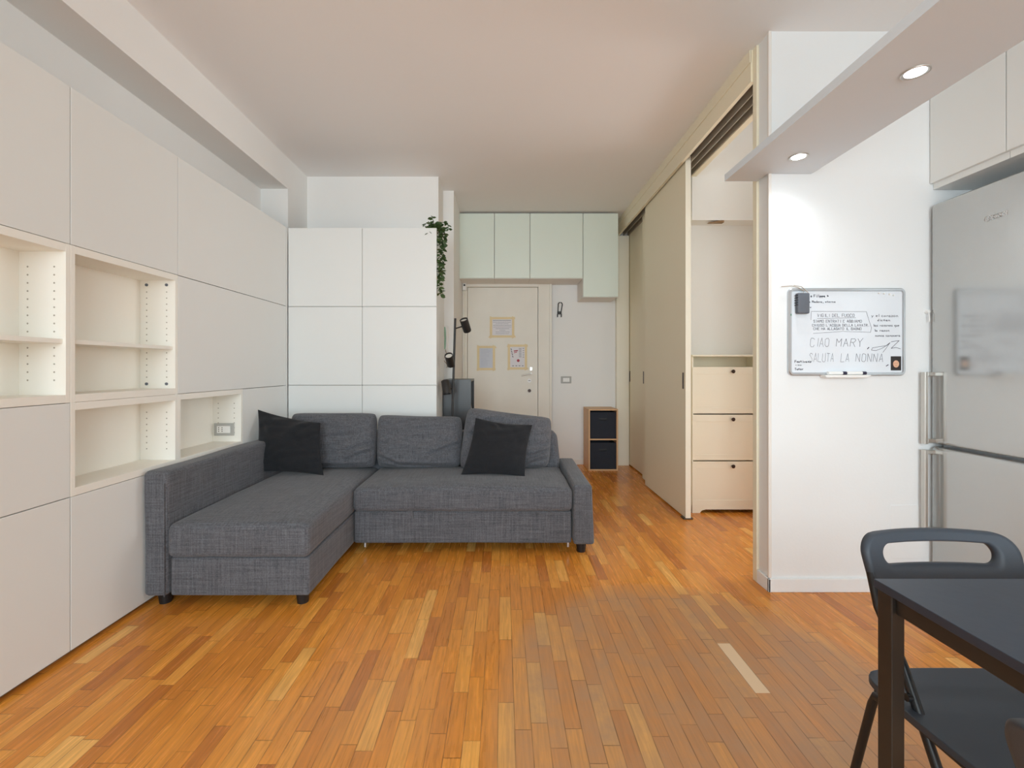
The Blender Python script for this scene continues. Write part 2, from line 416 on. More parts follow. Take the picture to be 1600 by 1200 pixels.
# header with three sliding tracks, jambs
h = MB().box(1.35, 1.372, 2.48, 5.43, 2.71, ZC).box(1.344, 1.352, 2.48, 5.43, 2.815, ZC)
h.box(1.372, 1.535, 2.48, 5.43, 2.77, ZC).box(1.535, 1.575, 2.48, 5.43, 2.71, ZC)
hd = struct('trim_3', h, M['cream'])
t = MB(); t2 = MB()
for k in range(3):
    x0 = 1.374 + 0.0535 * k
    t.box(x0 + 0.004, x0 + 0.050, 2.482, 5.42, 2.765, 2.77)
    t2.box(x0, x0 + 0.004, 2.482, 5.42, 2.715, 2.77)
t2.box(1.5305, 1.5345, 2.482, 5.42, 2.715, 2.77)
t.build('sliding_track', M['track'], hd); t2.build('track_lip', M['bright_track'], hd)
struct('trim_4', MB().box(1.36, 1.575, 2.441, 2.479, 0, ZC), M['cream'], 0.002)
struct('trim_5', MB().box(1.338, 1.485, 5.36, 5.43, 0, 2.709), M['cream_lt'], 0.002)

def sliding(name, x0, y0, y1, hy):
    d = struct(name, MB().box(x0, x0 + 0.036, y0, y1, 0.012, 2.755), M['cream'], 0.002)
    MB().box(x0 - 0.0015, x0 + 0.002, hy - 0.014, hy + 0.014, 0.99, 1.115).build('recessed_pull', M['knob'], d, 0.001)
    return d
d_ = sliding('door_2', 1.385, 3.45, 4.44, 3.50)
MB().box(1.383, 1.423, 3.4475, 3.4495, 0.012, 2.755).build('edge_strip', M['cream_lt'], d_)
d_['label'] = 'nearest cream sliding door panel'
sliding('door_3', 1.4385, 3.72, 4.70, 4.66)
sliding('door_4', 1.492, 4.40, 5.40, 5.35)
# floor guide under the near sliding panel
struct('trim_6', MB().box(1.37, 1.44, 3.45, 3.51, 0.0, 0.012), M['track'])

# ------------------------------------------------------------------ entrance door
dr = struct('door_1', MB().box(-0.42, 0.412, 5.395, 5.429, 0.01, 2.105), M['door'], 0.003)
s_ = 5.43 / F
props(MB().box(0.318, 0.345, 5.388, 5.395, 1.12, 1.16).cyl((0.33, 5.395, 1.085), (0.33, 5.34, 1.085), 0.009).cyl((0.335, 5.345, 1.087), (0.215, 5.345, 1.062), 0.008, 0.007).build('lever_handle', M['steel'], dr, smooth=True))
MB().cyl((0.312, 5.395, 1.0), (0.312, 5.386, 1.0), 0.024, n=24).build('lock_plate', M['white_plastic'], dr, smooth=True)
MB().box(0.300, 0.324, 5.384, 5.387, 0.998, 1.004).build('keyhole', M['knob'], dr)
MB().cyl((0.312, 5.395, 0.882), (0.312, 5.375, 0.882), 0.019, n=24).build('deadbolt_knob', M['knob'], dr, smooth=True)
fr = MB().box(-0.48, -0.423, 5.375, 5.43, 0, 2.15).box(0.415, 0.577, 5.39, 5.43, 0, 2.15).box(-0.423, 0.415, 5.375, 5.43, 2.108, 2.15)
fr.box(0.55, 0.577, 5.375, 5.43, 0, 2.15).box(0.415, 0.43, 5.38, 5.43, 0, 2.15)
struct('trim_7', fr, M['door'], 0.003)

# ------------------------------------------------------------------ handwriting
G = {
'A': '00 26 40|12 32', 'B': '00 06 36 45 33 03|33 42 40 00', 'C': '45 36 16 05 01 10 30 41', 'D': '00 06 26 44 42 20 00', 'E': '40 00 06 46|03 33',
'F': '00 06 46|03 33', 'G': '45 36 16 05 01 10 30 41 43 23', 'H': '00 06|40 46|03 43', 'I': '20 26', 'L': '06 00 40', 'M': '00 06 23 46 40',
'N': '00 06 40 46', 'O': '10 01 05 16 36 45 41 30 10', 'P': '00 06 36 45 44 33 03', 'Q': '10 01 05 16 36 45 41 30 10|22 50', 'R': '00 06 36 45 44 33 03|23 40',
'S': '45 36 16 05 14 32 41 30 10 01', 'T': '20 26|06 46', 'U': '06 01 10 30 41 46', 'V': '06 20 46', 'Y': '06 23 46|23 20', 'Z': '06 46 00 40',
'J': '46 41 30 10', 'K': '00 06|46 03 40', 'W': '06 10 23 30 46', 'X': '00 46|06 40', "'": '26 25', '.': '20 21', ',': '20 1/', '-': '13 33', '*': '03 43|25 21|14 32',
'2': '05 16 36 45 00 40', ':': '20 21|23 24',
'a': '33 13 02 01 10 30 33|33 31 40', 'c': '33 13 02 01 10 30', 'd': '33 13 02 01 10 30 36', 'e': '02 32 33 13 02 01 10 30', 'i': '20 23|25 25', 'l': '26 20',
'n': '10 13|12 23 33 40', 'o': '10 01 02 13 33 42 41 30 10', 'q': '33 13 02 01 10 30|33 3/', 'r': '10 13|12 23 33', 's': '33 13 02 31 30 00', 't': '25 21 30|03 43',
'u': '03 01 10 30 33|33 30', 'v': '03 20 43', 'y': '03 20|43 1/', 'z': '03 33 00 30', 'm': '00 03|02 13 20|22 33 40', 'p': '0/ 03 33 31 01', 'f': '36 25 20|13 33', 'b': '06 00 20 31 22 03', 'g': '33 13 02 01 10 30|33 3/ 0/', 'h': '06 00|02 13 32 30'}
def write(mb, text, x, z, h, y, w=0.0012, adv=0.95, jit=0.12, slant=0.0, rng=random.Random(3), facing='-y'):
    "handwritten strokes as flat ribbons lying on a surface"
    cx = x
    for ch in text:
        if ch == ' ': cx += h * 0.55; continue
        g = G.get(ch) or G.get(ch.upper())
        k = h / 6.0
        mx = 0
        for st in g.split('|'):
            pts = []
            for c in st.split():
                px = int(c[0]); pz = -2 if c[1] == '/' else int(c[1]); mx = max(mx, px)
                px += rng.uniform(-jit, jit) * 3; pz += rng.uniform(-jit, jit) * 3
                pts.append((cx + k * (px * 0.8 + slant * pz), z + k * pz))
            if len(pts) == 1: pts.append((pts[0][0], pts[0][1] + k))
            for a, b in zip(pts, pts[1:]): ribbon(mb, a, b, y, w, facing)
        cx += k * (mx * 0.8 + 1.5) * adv
    return cx
def ribbon(mb, a, b, y, w, facing='-y'):
    dx, dz = b[0] - a[0], b[1] - a[1]; L = math.hypot(dx, dz) or 1e-6
    dx, dz = dx / L, dz / L; nx, nz = -dz * w / 2, dx * w / 2; ex, ez = dx * w / 2, dz * w / 2
    q = [(a[0] - ex + nx, a[1] - ez + nz), (a[0] - ex - nx, a[1] - ez - nz), (b[0] + ex - nx, b[1] + ez - nz), (b[0] + ex + nx, b[1] + ez + nz)]
    if facing == '-y': mb.add([(p[0], y, p[1]) for p in q], [(0, 1, 2, 3)])
    else: mb.add([(y, -p[0], p[1]) for p in q], [(0, 1, 2, 3)])

# notices taped on the door
def notice(x0, y0, x1, y1, label, m, kind):
    a = P(x0, y0, 5.39); b = P(x1, y1, 5.39)
    t = thing('notice', label, 'notice', ((a.x + b.x) / 2, 5.393, b.z), group='papers taped on the entrance door')
    bx('paper', m, t, a.x, b.x, 5.3915, 5.393, b.z, a.z)
    tp = MB(); w_ = 0.028
    rg = random.Random(int(x0))
    for (p, q, r_, s) in ((a.x - w_ * .7, b.x + w_ * .7, a.z - w_ * .3, a.z + w_ * .7), (a.x - w_ * .7, b.x + w_ * .7, b.z - w_ * .7, b.z + w_ * .3)):
        tp.add([(p - rg.random() * .02, 5.3912, r_), (q + rg.random() * .02, 5.3912, r_ + .002), (q + rg.random() * .01, 5.3912, s), (p, 5.3912, s)], [(0, 1, 2, 3)])
    for (p, q) in ((a.x - w_ * .7, a.x + w_ * .3), (b.x - w_ * .3, b.x + w_ * .7)):
        tp.add([(p, 5.3910, b.z - .03), (q, 5.3910, b.z - .02), (q, 5.3910, a.z + .02), (p, 5.3910, a.z + .03)], [(0, 1, 2, 3)])
    tp.build('masking_tape', M['tape'], t)
    ink = MB(); W = b.x - a.x; H = a.z - b.z
    if kind == 'text':
        for i in range(9):
            z = a.z - H * (0.10 + 0.095 * i)
            ww = W * (0.42 if i in (0, 1, 3, 4) else 0.3 if i != 6 else 0.12)
            x = (a.x + b.x) / 2 - ww
            while x < (a.x + b.x) / 2 + ww:
                l_ = rg.uniform(.006, .02); ribbon(ink, (x, z), (x + l_, z + rg.uniform(-.001, .001)), 5.3908, .0045 if i == 0 else .003); x += l_ + .005
        ink.build('print', M['ink'], t)
    elif kind == 'faint':
        for i in range(12):
            z = a.z - H * (0.1 + 0.065 * i); ribbon(ink, (a.x + W * .15, z), (a.x + W * rg.uniform(.5, .85), z), 5.3908, .002)
        ink.build('print', mat('faint_print', (176, 182, 198), .8, var=.02), t)
    else:
        for i in range(4):
            z = a.z - H * (0.12 + 0.11 * i); ribbon(ink, (a.x + W * (.1 + .03 * i), z), (a.x + W * (.13 + .03 * i), z - .012), 5.3908, .009)
        for i in range(9):
            z = a.z - H * (0.1 + 0.05 * i); ribbon(ink, (a.x + W * .6, z), (a.x + W * .74, z), 5.3908, .004)
            if i % 2 == 0: ribbon(ink, (a.x + W * .84, z), (a.x + W * .9, z), 5.3908, .006)
        for i in range(4): ribbon(ink, (a.x + W * (.2 + .2 * i), b.z + H * .1), (a.x + W * (.26 + .2 * i), b.z + H * .1), 5.3908, .008)
        ink.build('print', M['ink'], t)
        dsc = MB(); c = Vector((a.x + W * .55, 5.3908, a.z - H * .66))
        dsc.add([c + Vector((.017 * math.cos(k * math.pi / 10), 0, .017 * math.sin(k * math.pi / 10))) for k in range(20)], [tuple(range(20))])
        ribbon(dsc, (a.x + W * .3, a.z - H * .22), (a.x + W * .5, a.z - H * .2), 5.3908, .012)
        ribbon(dsc, (a.x + W * .3, a.z - H * .3), (a.x + W * .45, a.z - H * .27), 5.3908, .008)
        dsc.build('red_dot', M['ink_red'], t)
notice(768, 498, 801, 525, 'landscape printed notice taped highest on the entrance door', M['paper'], 'text')
notice(748, 543, 771, 576, 'plain bluish sheet taped low on left side of the entrance door', M['paper_blue'], 'faint')
notice(796, 541, 821, 575, 'notice with pictograms and red dot taped above the door handle', M['paper'], 'icons')

# wall switch, hook, door bell, intercom
t = thing('wall_switch', 'white wall switch in grey frame right of the entrance door', 'switch', (0.75, 5.43, 1.01))
c = P(884.5, 593.5, 5.43)
bx('frame', M['greytrim'], t, c.x - .062, c.x + .062, 5.42, 5.43, c.z - .042, c.z + .042, bevel=.003)
for k in (-1, 0, 1): bx('rocker', M['white_plastic'], t, c.x + k * .026 - .0125, c.x + k * .026 + .0125, 5.416, 5.42, c.z - .023, c.z + .023, bevel=.001)
c = P(874.5, 484, 5.42)
t = thing('wall_hook', 'black looped hook on the wall right of the entrance door', 'hook', (c.x, 5.43, c.z - .09))
loop = [(c.x - .022, 5.415, c.z - .04)]
for k in range(13):
    a = math.pi - math.pi * k / 12; loop.append((c.x + .006 + .024 * math.cos(a), 5.41, c.z + .06 + .026 * math.sin(a)))
loop.append((c.x + .014, 5.415, c.z - .04))
MB().tube(loop, .006, 8).build('loop', M['black'], t, smooth=True)
MB().box(c.x - .028, c.x + .022, 5.41, 5.43, c.z - .055, c.z - .02).box(c.x - .032, c.x - .02, 5.405, 5.43, c.z - .088, c.z - .05).box(c.x + .012, c.x + .024, 5.405, 5.43, c.z - .088, c.z - .05).build('bracket', M['black'], t, .003)
t = thing('door_sensor', 'small white sensor box above left corner of entrance door', 'sensor', (-.455, 5.37, 2.07))
bx('housing', M['white_plastic'], t, -.478, -.43, 5.33, 5.374, 2.06, 2.17, bevel=.012)
MB().cyl((-.452, 5.33, 2.12), (-.452, 5.326, 2.12), .011).build('lens', M['black'], t, smooth=True)
MB().tube([(-.455, 5.35, 2.06), (-.45, 5.352, 2.0), (-.445, 5.355, 1.9), (-.452, 5.36, 1.6), (-.45, 5.36, 1.05)], .004, 6).build('cable', M['cream_lt'], t, smooth=True)
t = thing('intercom_handset', 'white and green intercom handset hanging on wall above dark bookcase', 'intercom', (-.565, 4.45, 1.2))
hs = [(-.567, 4.425, 1.335), (-.562, 4.415, 1.38), (-.558, 4.41, 1.44), (-.561, 4.412, 1.50), (-.568, 4.422, 1.545)]
MB().tube([(p[0] + .014, p[1] + .005, p[2]) for p in hs], lambda k: .012 + .006 * abs(2 * k - 1), 10).build('back_shell', M['white_plastic'], t, smooth=True)
MB().tube([(p[0] - .002, p[1] - .006, p[2]) for p in hs], lambda k: .008 + .004 * abs(2 * k - 1), 10).build('handset', M['palegreen'], t, smooth=True)
bx('base', M['white_plastic'], t, -.582, -.53, 4.435, 4.449, 1.31, 1.56, bevel=.006)
cp = [(-.56 + .018 * math.sin(k * .9) * min(1, k / 4), 4.43, 1.33 - .018 * k) for k in range(10)] + [(-.55, 4.43, 1.155), (-.53, 4.43, 1.16)]
MB().tube(cp, .004, 6).build('coiled_cord', M['string'], t, smooth=True)

# ------------------------------------------------------------------ built-in wall of cabinets (left)
FX = -1.725; BXP = -1.91; G_ = 0.0018
YB = [1.215, 1.815, 2.415, 3.017, 3.618]
ROW = [(1.642, 2.273), (1.0116, 1.642), (0.635, 1.0116), (0.02, 0.635)]
wherex = ['nearest the camera', 'second along', 'third along', 'in the far corner']
rown = ['top row', 'eye level row', 'third row', 'bottom row']
def closed(j, i, label, i2=None):
    z0, z1 = ROW[j]; y0, y1 = YB[i], YB[(i2 or i) + 1]
    t = thing('wall_cabinet', label, 'cabinet', (FX - .09, (y0 + y1) / 2, z0), group='built-in white cabinets on the left wall')
    c = MB(); T = .018
    c.box(BXP, FX - .02, y0 + .001, y0 + T, z0, z1).box(BXP, FX - .02, y1 - T, y1 - .001, z0, z1).box(BXP, FX - .02, y0 + T, y1 - T, z0, z0 + T).box(BXP, FX - .02, y0 + T, y1 - T, z1 - T, z1 - .001).box(BXP - .008, BXP, y0 + .001, y1 - .001, z0, z1 - .001)
    c.build('carcass', M['gap'], t)
    bx('door', M['laminate'], t, FX - .019, FX, y0 + G_, y1 - G_, z0 + G_, z1 - G_, bevel=.0012)
    return t
def opened(j, i, label, shelf=None, pegs=False):
    z0, z1 = ROW[j]; y0, y1 = YB[i], YB[i + 1]
    t = thing('open_shelf_unit', label, 'shelf', (FX - .09, (y0 + y1) / 2, z0), group='open niches in the left cabinet wall')
    T = .020; TT = .032
    bx('side_panel', M['shelf_white'], t, BXP, FX, y0 + .0005, y0 + T, z0, z1, bevel=.001)
    bx('side_panel', M['shelf_white'], t, BXP, FX, y1 - T, y1 - .0005, z0, z1, bevel=.001)
    MB().box(BXP, FX, y0 + T, y1 - T, z1 - TT, z1 - .0005).build('top_board', M['shelf_white'], t, .001)
    MB().box(BXP, FX, y0 + T, y1 - T, z0 + .0005, z0 + TT).build('bottom_board', M['shelf_white'], t, .001)
    bx('back_panel', M['shelf_white'], t, BXP - .008, BXP, y0 + .001, y1 - .001, z0, z1 - .001)
    if shelf: bx('shelf', M['shelf_white'], t, BXP + .002, FX - .012, y0 + T, y1 - T, shelf - .018, shelf, bevel=.001)
    hm = MB(); yy = y1 - T
    for xh in (FX - .045, BXP + .035):
        z = z0 + .09
        while z < z1 - .07:
            hm.cyl((xh, yy - .0008, z), (xh, yy + .0005, z), .0035, n=8); z += .032
    hm.build('peg_holes', M['peg'], t)
    if pegs:
        for xh in (FX - .045, BXP + .035):
            for z in (z0 + .055, z1 - .055):
                MB().cyl((xh, yy, z), (xh, yy - .004, z), .0075, n=14).build('bolt_cap', M['grey_plastic'], t, smooth=True)
    return t
for i in range(2): closed(0, i, 'flush white cabinet door in top row of left wall, ' + wherex[i])
closed(0, 2, 'wide flush white cabinet in top row of left wall, ending in far corner', 3)
opened(1, 0, 'open white niche with one shelf at left photo edge, eye level', 1.265)
opened(1, 1, 'open white niche with one shelf and grey bolts, second from left', 1.265, True)
closed(1, 2, 'wide flush white cabinet at eye level, right beside niche with bolts', 3)
closed(2, 0, 'flush white cabinet below the leftmost open niche, above the bottom row')
opened(2, 1, 'low open white niche without shelf beside near end of sofa arm')
opened(2, 2, 'low open white niche holding a grey power socket')
closed(2, 3, 'small flush white cabinet behind the left black pillow')
closed(3, 0, 'flush white floor cabinet at the left photo edge')
closed(3, 1, 'flush white floor cabinet beside near end of grey sofa')
closed(3, 2, 'flush white floor cabinet hidden behind the long sofa arm, below socket niche')
closed(3, 3, 'flush white floor cabinet hidden behind sofa corner')
# plinth and end filler of the cabinet wall
props(bx('cabinet_plinth', M['gap'], None, WLX + .01, FX - .03, 1.215, 3.618, 0, .02), 'dark recessed plinth under the left wall cabinets', 'plinth')
struct('trim_8', MB().box(-1.80, -1.7245, 3.6195, 3.642, 0, 2.27), M['laminate'])
# socket
c = P(350, 671, 2.99)
t = thing('power_socket', 'grey framed power socket on side of low left niche', 'socket', (c.x, 2.997, c.z - .04))
yq = YB[3] - .0206
bx('frame', M['greytrim'], t, c.x - .066, c.x + .066, yq - .008, yq, c.z - .041, c.z + .041, bevel=.003)
bx('socket_plate', M['white_plastic'], t, c.x - .045, c.x + .042, yq - .011, yq - .008, c.z - .023, c.z + .023, bevel=.002)
hh = MB()
for k in (-.032, -.010):
    for dz in (-.012, 0, .012): hh.cyl((c.x + k, yq - .0115, c.z + dz), (c.x + k, yq - .011, c.z + dz), .0035, n=8)
hh.build('socket_holes', M['track'], t)

# ------------------------------------------------------------------ tall white cupboards behind the sofa
XB = [-1.722, -1.128, -0.533]
rb = [(1.642, 2.273), (1.0116, 1.642), (0.03, 1.0116)]
lab = [['top cupboard door behind sofa, next to the left corner', 'top cupboard door behind sofa, under the hanging plant'],
       ['middle cupboard door behind sofa, next to the left corner', 'middle cupboard door behind sofa, beside the floor lamp'],
       ['lowest cupboard door behind sofa, next to the left corner', 'lowest cupboard door behind sofa, beside the dark bookcase']]
for j, (z0, z1) in enumerate(rb):
    for i in range(2):
        x0, x1 = XB[i], XB[i + 1]
        t = thing('tall_cupboard', 'white flush ' + lab[j][i], 'cupboard', ((x0 + x1) / 2, 3.88, z0), group='white cupboards behind the sofa')
        c = MB(); T = .018
        c.box(x0, x0 + T, 3.665, 4.118, z0, z1 - .001).box(x1 - T, x1, 3.665, 4.118, z0, z1 - .001).box(x0 + T, x1 - T, 3.665, 4.118, z0, z0 + T).box(x0 + T, x1 - T, 3.665, 4.118, z1 - T, z1 - .001)
        c.build('carcass', M['laminate'] if i == 1 else M['gap'], t)
        bx('door', M['laminate'], t, x0 + G_, x1 - (G_ if i == 0 else 0), 3.645, 3.664, z0 + G_, z1 - G_, bevel=.0012)

# ------------------------------------------------------------------ green cabinets over the entrance
yf = 5.04
def px(x, D): return (x - CX) * D / F
edges = [(717.5, 772.5, 2.142, 'leftmost narrow'), (772.5, 828, 2.142, 'second narrow'), (828, 911, 2.142, 'wide'), (911, 966.5, 1.935, 'tall rightmost')]
for k, (a, b, zb, wd) in enumerate(edges):
    x0, x1 = px(a, yf), px(b, yf)
    t = thing('wall_cabinet', wd + ' pale green cabinet hung above the entrance door', 'cabinet', ((x0 + x1) / 2, 5.23, zb), group='pale green cabinets over the entrance')
    T = .016; c = MB(); y0 = yf + .02
    c.box(x0 + .001, x0 + T, y0, 5.429, zb, 2.862).box(x1 - T, x1 - .001, y0, 5.429, zb, 2.862).box(x0 + T, x1 - T, y0, 5.429, zb, zb + T).box(x0 + T, x1 - T, y0, 5.429, 2.846, 2.862)
    c.build('carcass', M['trim'], t)
    bx('door', M['sage'], t, x0 + .004, x1 - .004, yf, yf + .018, zb + .004, 2.862, bevel=.0015)

# ------------------------------------------------------------------ lighting board and spots
ZB = 2.148
bd = MB().box(1.185, 1.585, -2.58, 2.342, ZB, ZB + .036)
bd.box(1.185, 1.358, 2.342, 2.434, ZB, ZB + .036)
bo = bd.build('lighting_board', M['underside'], None, 0)
props(bo, 'long white horizontal board with recessed spotlights near the kitchen ceiling', 'shelf')
for k, (x, y, lb) in enumerate(((1.39, 1.534, 'brighter recessed spotlight in white board, nearer to the kitchen cabinets'), (1.394, 2.147, 'smaller recessed spotlight at wall end of the white board'))):
    t = thing('recessed_spotlight', lb, 'spotlight', (x, y, ZB), group='spotlights in the white board')
    ring = MB(); n = 32; vs = []
    prof = ((.040, 0), (.041, -.004), (.036, -.005), (.030, -.002))
    for r_, z in prof:
        for i in range(n): vs.append((r_ * math.cos(2 * math.pi * i / n), r_ * math.sin(2 * math.pi * i / n), z))
    fs = [(a * n + i, a * n + (i + 1) % n, (a + 1) * n + (i + 1) % n, (a + 1) * n + i) for a in range(3) for i in range(n)]
    ring.add(vs, fs).build('ring', M['steel'], t, smooth='all', world=False)
    MB().cyl((0, 0, -.0015), (0, 0, -.0035), .029, n=28).build('lens', M['spot_glass'], t, world=False)
    l = bpy.data.lights.new('spot_beam', 'SPOT'); l.energy = 9; l.spot_size = R(150); l.spot_blend = 1.0; l.shadow_soft_size = .03; l.color = (.93, .97, 1)
    lo = bpy.data.objects.new('spot_beam', l); COL.objects.link(lo); lo.parent = t; lo.location = (0, 0, -.012)

# ------------------------------------------------------------------ kitchen wall cabinets and fridge
kd = [(1.986, 2.341, 'white kitchen wall cabinet above the fridge, beside the partition wall'), (1.386, 1.986, 'white kitchen wall cabinet cut by the right photo edge'), (0.786, 1.386, 'white kitchen wall cabinet beyond the right photo edge')]
for y0, y1, lb in kd[:2]:
    t = thing('kitchen_cabinet', lb, 'cabinet', (2.5, (y0 + y1) / 2, 2.066), group='kitchen wall cabinets')
    bx('carcass', M['laminate'], t, 2.2126, 2.799, y0 + .001, y1 - .001, 2.066, 2.86)
    bx('door', M['laminate'], t, 2.194, 2.2125, y0 + .002, y1 - .002, 2.096, 2.86, bevel=.0015)
FR = thing('refrigerator', 'tall silver fridge freezer with bar handles against the partition wall', 'refrigerator', (2.49, 2.03, 0))
bx('body', M['alu'], FR, 2.25, 2.79, 1.735, 2.333, .03, 1.975, bevel=.01)
bx('kick_plate', M['black_plastic'], FR, 2.24, 2.25, 1.745, 2.325, .0, .09)
def bulge(p, n):
    k = (p.y - 2.033) / .30
    return Vector((p.x - .006 * (1 - k * k) if p.x < 2.22 else p.x, p.y, p.z))
up = MB().rbox(2.188, 2.247, 1.735, 2.333, .765, 1.984, .022, 30, bulge).build('upper_door', M['fridge'], FR, smooth='all')
lw = MB().rbox(2.188, 2.247, 1.735, 2.333, .10, .752, .022, 30, bulge).build('lower_door', M['fridge'], FR, smooth='all')
for (z0, z1, d) in ((.785, 1.13, up), (.335, .735, lw)):
    WL[d.name] = WL[FR.name]
    yb = 2.312
    hb = MB().box(2.133, 2.15, yb - .012, yb + .012, z0 - .02, z1).box(2.15, 2.19, yb - .01, yb + .01, z0 - .015, z0 + .005).box(2.15, 2.19, yb - .01, yb + .01, z1 - .02, z1 - .002)
    hb.build('bar_handle', M['steel'], d, .002)
# maker's mark on the fridge: ring emblem and lettering
lg = MB()
zz = 1.15 + (575 - 343.5) * 2.183 / (1538 - CX) * 1.0
y_at = lambda X_: 2.182 * F / (X_ - CX)
za = CZ + (575 - 348) * y_at(1540) / F
h_ = .018
write(lg, 'BOSCH', -y_at(1549), za + .006, h_, 2.1815, .0028, 0.95, 0, facing='-x')
cy, cz = -y_at(1542.5), za + .006 + h_ / 2
prev = None
for k in range(21):
    a = 2 * math.pi * k / 20; q = (cy + .012 * math.cos(a), cz + .012 * math.sin(a))
    if prev: ribbon(lg, prev, q, 2.1815, .0018, '-x')
    prev = q
ribbon(lg, (cy - .004, cz - .006), (cy - .004, cz + .006), 2.1815, .0018, '-x'); ribbon(lg, (cy + .004, cz - .006), (cy + .004, cz + .006), 2.1815, .0018, '-x'); ribbon(lg, (cy - .004, cz), (cy + .004, cz), 2.1815, .0018, '-x')
lo_ = lg.build('maker_mark', M['white_plastic'], up)
# magnet hook at the fridge / wall corner
props(MB().cyl((2.177, 2.3425, 1.44), (2.177, 2.325, 1.44), .011, .008, 16).tube([(2.177, 2.328, 1.44), (2.177, 2.322, 1.40), (2.177, 2.326, 1.385)], .002, 6).build('wall_peg', M['white_plastic'], None, smooth=True), 'tiny white peg on the wall at the fridge edge above the handle', 'peg')
# flush hatch in the partition wall
props(MB().box(1.995, 2.172, 2.3405, 2.3432, .17, .445).build('wall_hatch', M['wall_cool'], None, .0015), 'flush white hatch low on partition wall beside the fridge', 'hatch')

# ------------------------------------------------------------------ whiteboard
yb = 2.343
a = P(1232, 450, 2.33); b = P(1415, 587, 2.33)
WB = thing('whiteboard', 'white marker board with grey rounded frame on the partition wall', 'whiteboard', ((a.x + b.x) / 2, yb, b.z))
x0, x1, z1, z0 = a.x, b.x, a.z, b.z
bx('writing_panel', M['board'], WB, x0 + .012, x1 - .012, 2.332, 2.3425, z0 + .012, z1 - .012)
def rring(x0, x1, z0, z1, r, y, dy, w):
    mb = MB(); pts = []
    for (cx, cz, a0) in ((x1 - r, z1 - r, 0), (x0 + r, z1 - r, 90), (x0 + r, z0 + r, 180), (x1 - r, z0 + r, 270)):
        for k in range(7):
            an = R(a0 + 15 * k); pts.append((cx, cz, math.cos(an), math.sin(an)))
    n = len(pts); vs = []
    for (ri, yy) in ((r, y), (r, y - dy * .7), (r - w * .3, y - dy), (r - w * .8, y - dy), (r - w, y - dy * .6), (r - w, y)):
        for (cx, cz, c_, s__) in pts: vs.append((cx + ri * c_, yy, cz + ri * s__))
    fs = [(q * n + i, q * n + (i + 1) % n, ((q + 1) % 6) * n + (i + 1) % n, ((q + 1) % 6) * n + i) for q in range(6) for i in range(n)]
    return mb.add(vs, fs)
rring(x0, x1, z0, z1, .026, 2.3425, .017, .017).build('frame', M['alu'], WB, smooth=True)
tray = MB().prism([(x0 + .165, z0 + .004), (x0 + .17, z0 - .010), (x0 + .38, z0 - .010), (x0 + .40, z0 + .004)], 'y', 2.296, 2.342)
tray.build('pen_tray', M['white_plastic'], WB, .003)
ink = MB(); big = MB(); dk = MB(); yi = 2.3312
def wpos(cx, cy):  # position on the board from the close-up view of it
    p = P(1220 + cx / 7.271, 435 + cy / 7.271, 2.331); return p.x, p.z
def line(mb, txt, cx, cy, hp, wd, mw=None, sl=0.0, jit=.1):
    x, z = wpos(cx, cy); k = 2.331 / F / 7.271; h = hp * k
    end = write(MB(), txt, 0, 0, h, 0, .001, 1, 0, sl)
    adv = 1
    if mw: adv = mw * k / end
    rng = random.Random(hash(txt) % 1000 if False else len(txt) * 7 + int(cx))
    k2 = h
    # write letter by letter with the advance stretched to the wanted width
    tot = MB(); write(tot, txt, 0, 0, h, 0, wd, 1, jit, sl, rng)
    for v in tot.v: mb_x = v.x * adv + x; v.x = mb_x; v.y = yi; v.z = v.z + z
    tot.build('handwriting', M['ink_dark'] if mb is dk else M['ink'], WB)
line(dk, 'o e Filippa *', 300, 212, 26, .0022, 250)
line(dk, 'a Madera, eterna', 318, 275, 22, .0016, 310)
line(dk, '- v', 300, 335, 18, .0018, 50)
line(ink, 'VIGILI DEL FUOCO', 415, 436, 32, .0016, 430)
line(ink, 'SIAMO ENTRATI E ABBIAMO', 372, 500, 28, .0016, 555)
line(ink, "CHIUSO L'ACQUA DELLA LAVATR.", 358, 545, 26, .0016, 650)
line(ink, 'CHE HA ALLAGATO IL BAGNO', 372, 585, 26, .0016, 550)
for p, q in (((415, 455), (850, 448)), ((348, 375), (972, 378)), ((348, 375), (342, 470)), ((972, 378), (1000, 470)), ((1000, 470), (1030, 560)), ((1030, 560), (1020, 612)), ((1020, 612), (700, 602)), ((700, 602), (370, 625))):
    ribbon(ink, wpos(*p), wpos(*q), yi, .0016)
line(dk, 'y el corazon', 1030, 436, 28, .0015, 310)
line(dk, 'dictan', 1100, 485, 24, .0015, 150)
line(dk, 'las razones que', 1050, 545, 26, .0015, 300)
line(dk, 'la razon', 1062, 602, 24, .0015, 180)
line(dk, 'nunca conocera', 1072, 660, 24, .0015, 290)
line(big, 'CIAO', 335, 775, 95, .0018, 230, .08, .08)
line(big, 'MARY', 628, 772, 88, .0018, 320, .1, .08)
line(big, 'SALUTA', 325, 945, 92, .0018, 290, .1, .08)
line(big, 'LA', 680, 945, 88, .0018, 110, .1, .08)
line(big, 'NONNA', 850, 945, 88, .0018, 330, .1, .08)
sig = [(1240, 735), (1200, 765), (1120, 775), (1040, 790), (1030, 815), (1080, 820), (1150, 795), (1210, 755), (1240, 730), (1200, 790), (1160, 840)]
for p, q in zip(sig, sig[1:]): ribbon(dk, wpos(*p), wpos(*q), yi, .0018)
sig = [(1255, 720), (1300, 712), (1345, 708), (1300, 750), (1255, 795), (1310, 785), (1360, 800)]
for p, q in zip(sig, sig[1:]): ribbon(dk, wpos(*p), wpos(*q), yi, .0022)
ribbon(dk, wpos(985, 800), wpos(1000, 785), yi, .004); ribbon(dk, wpos(1200, 995), wpos(1220, 982), yi, .004)
line(dk, 'Festivano', 160, 955, 24, .002, 190)
line(dk, 'ciao', 170, 990, 16, .001, 70)
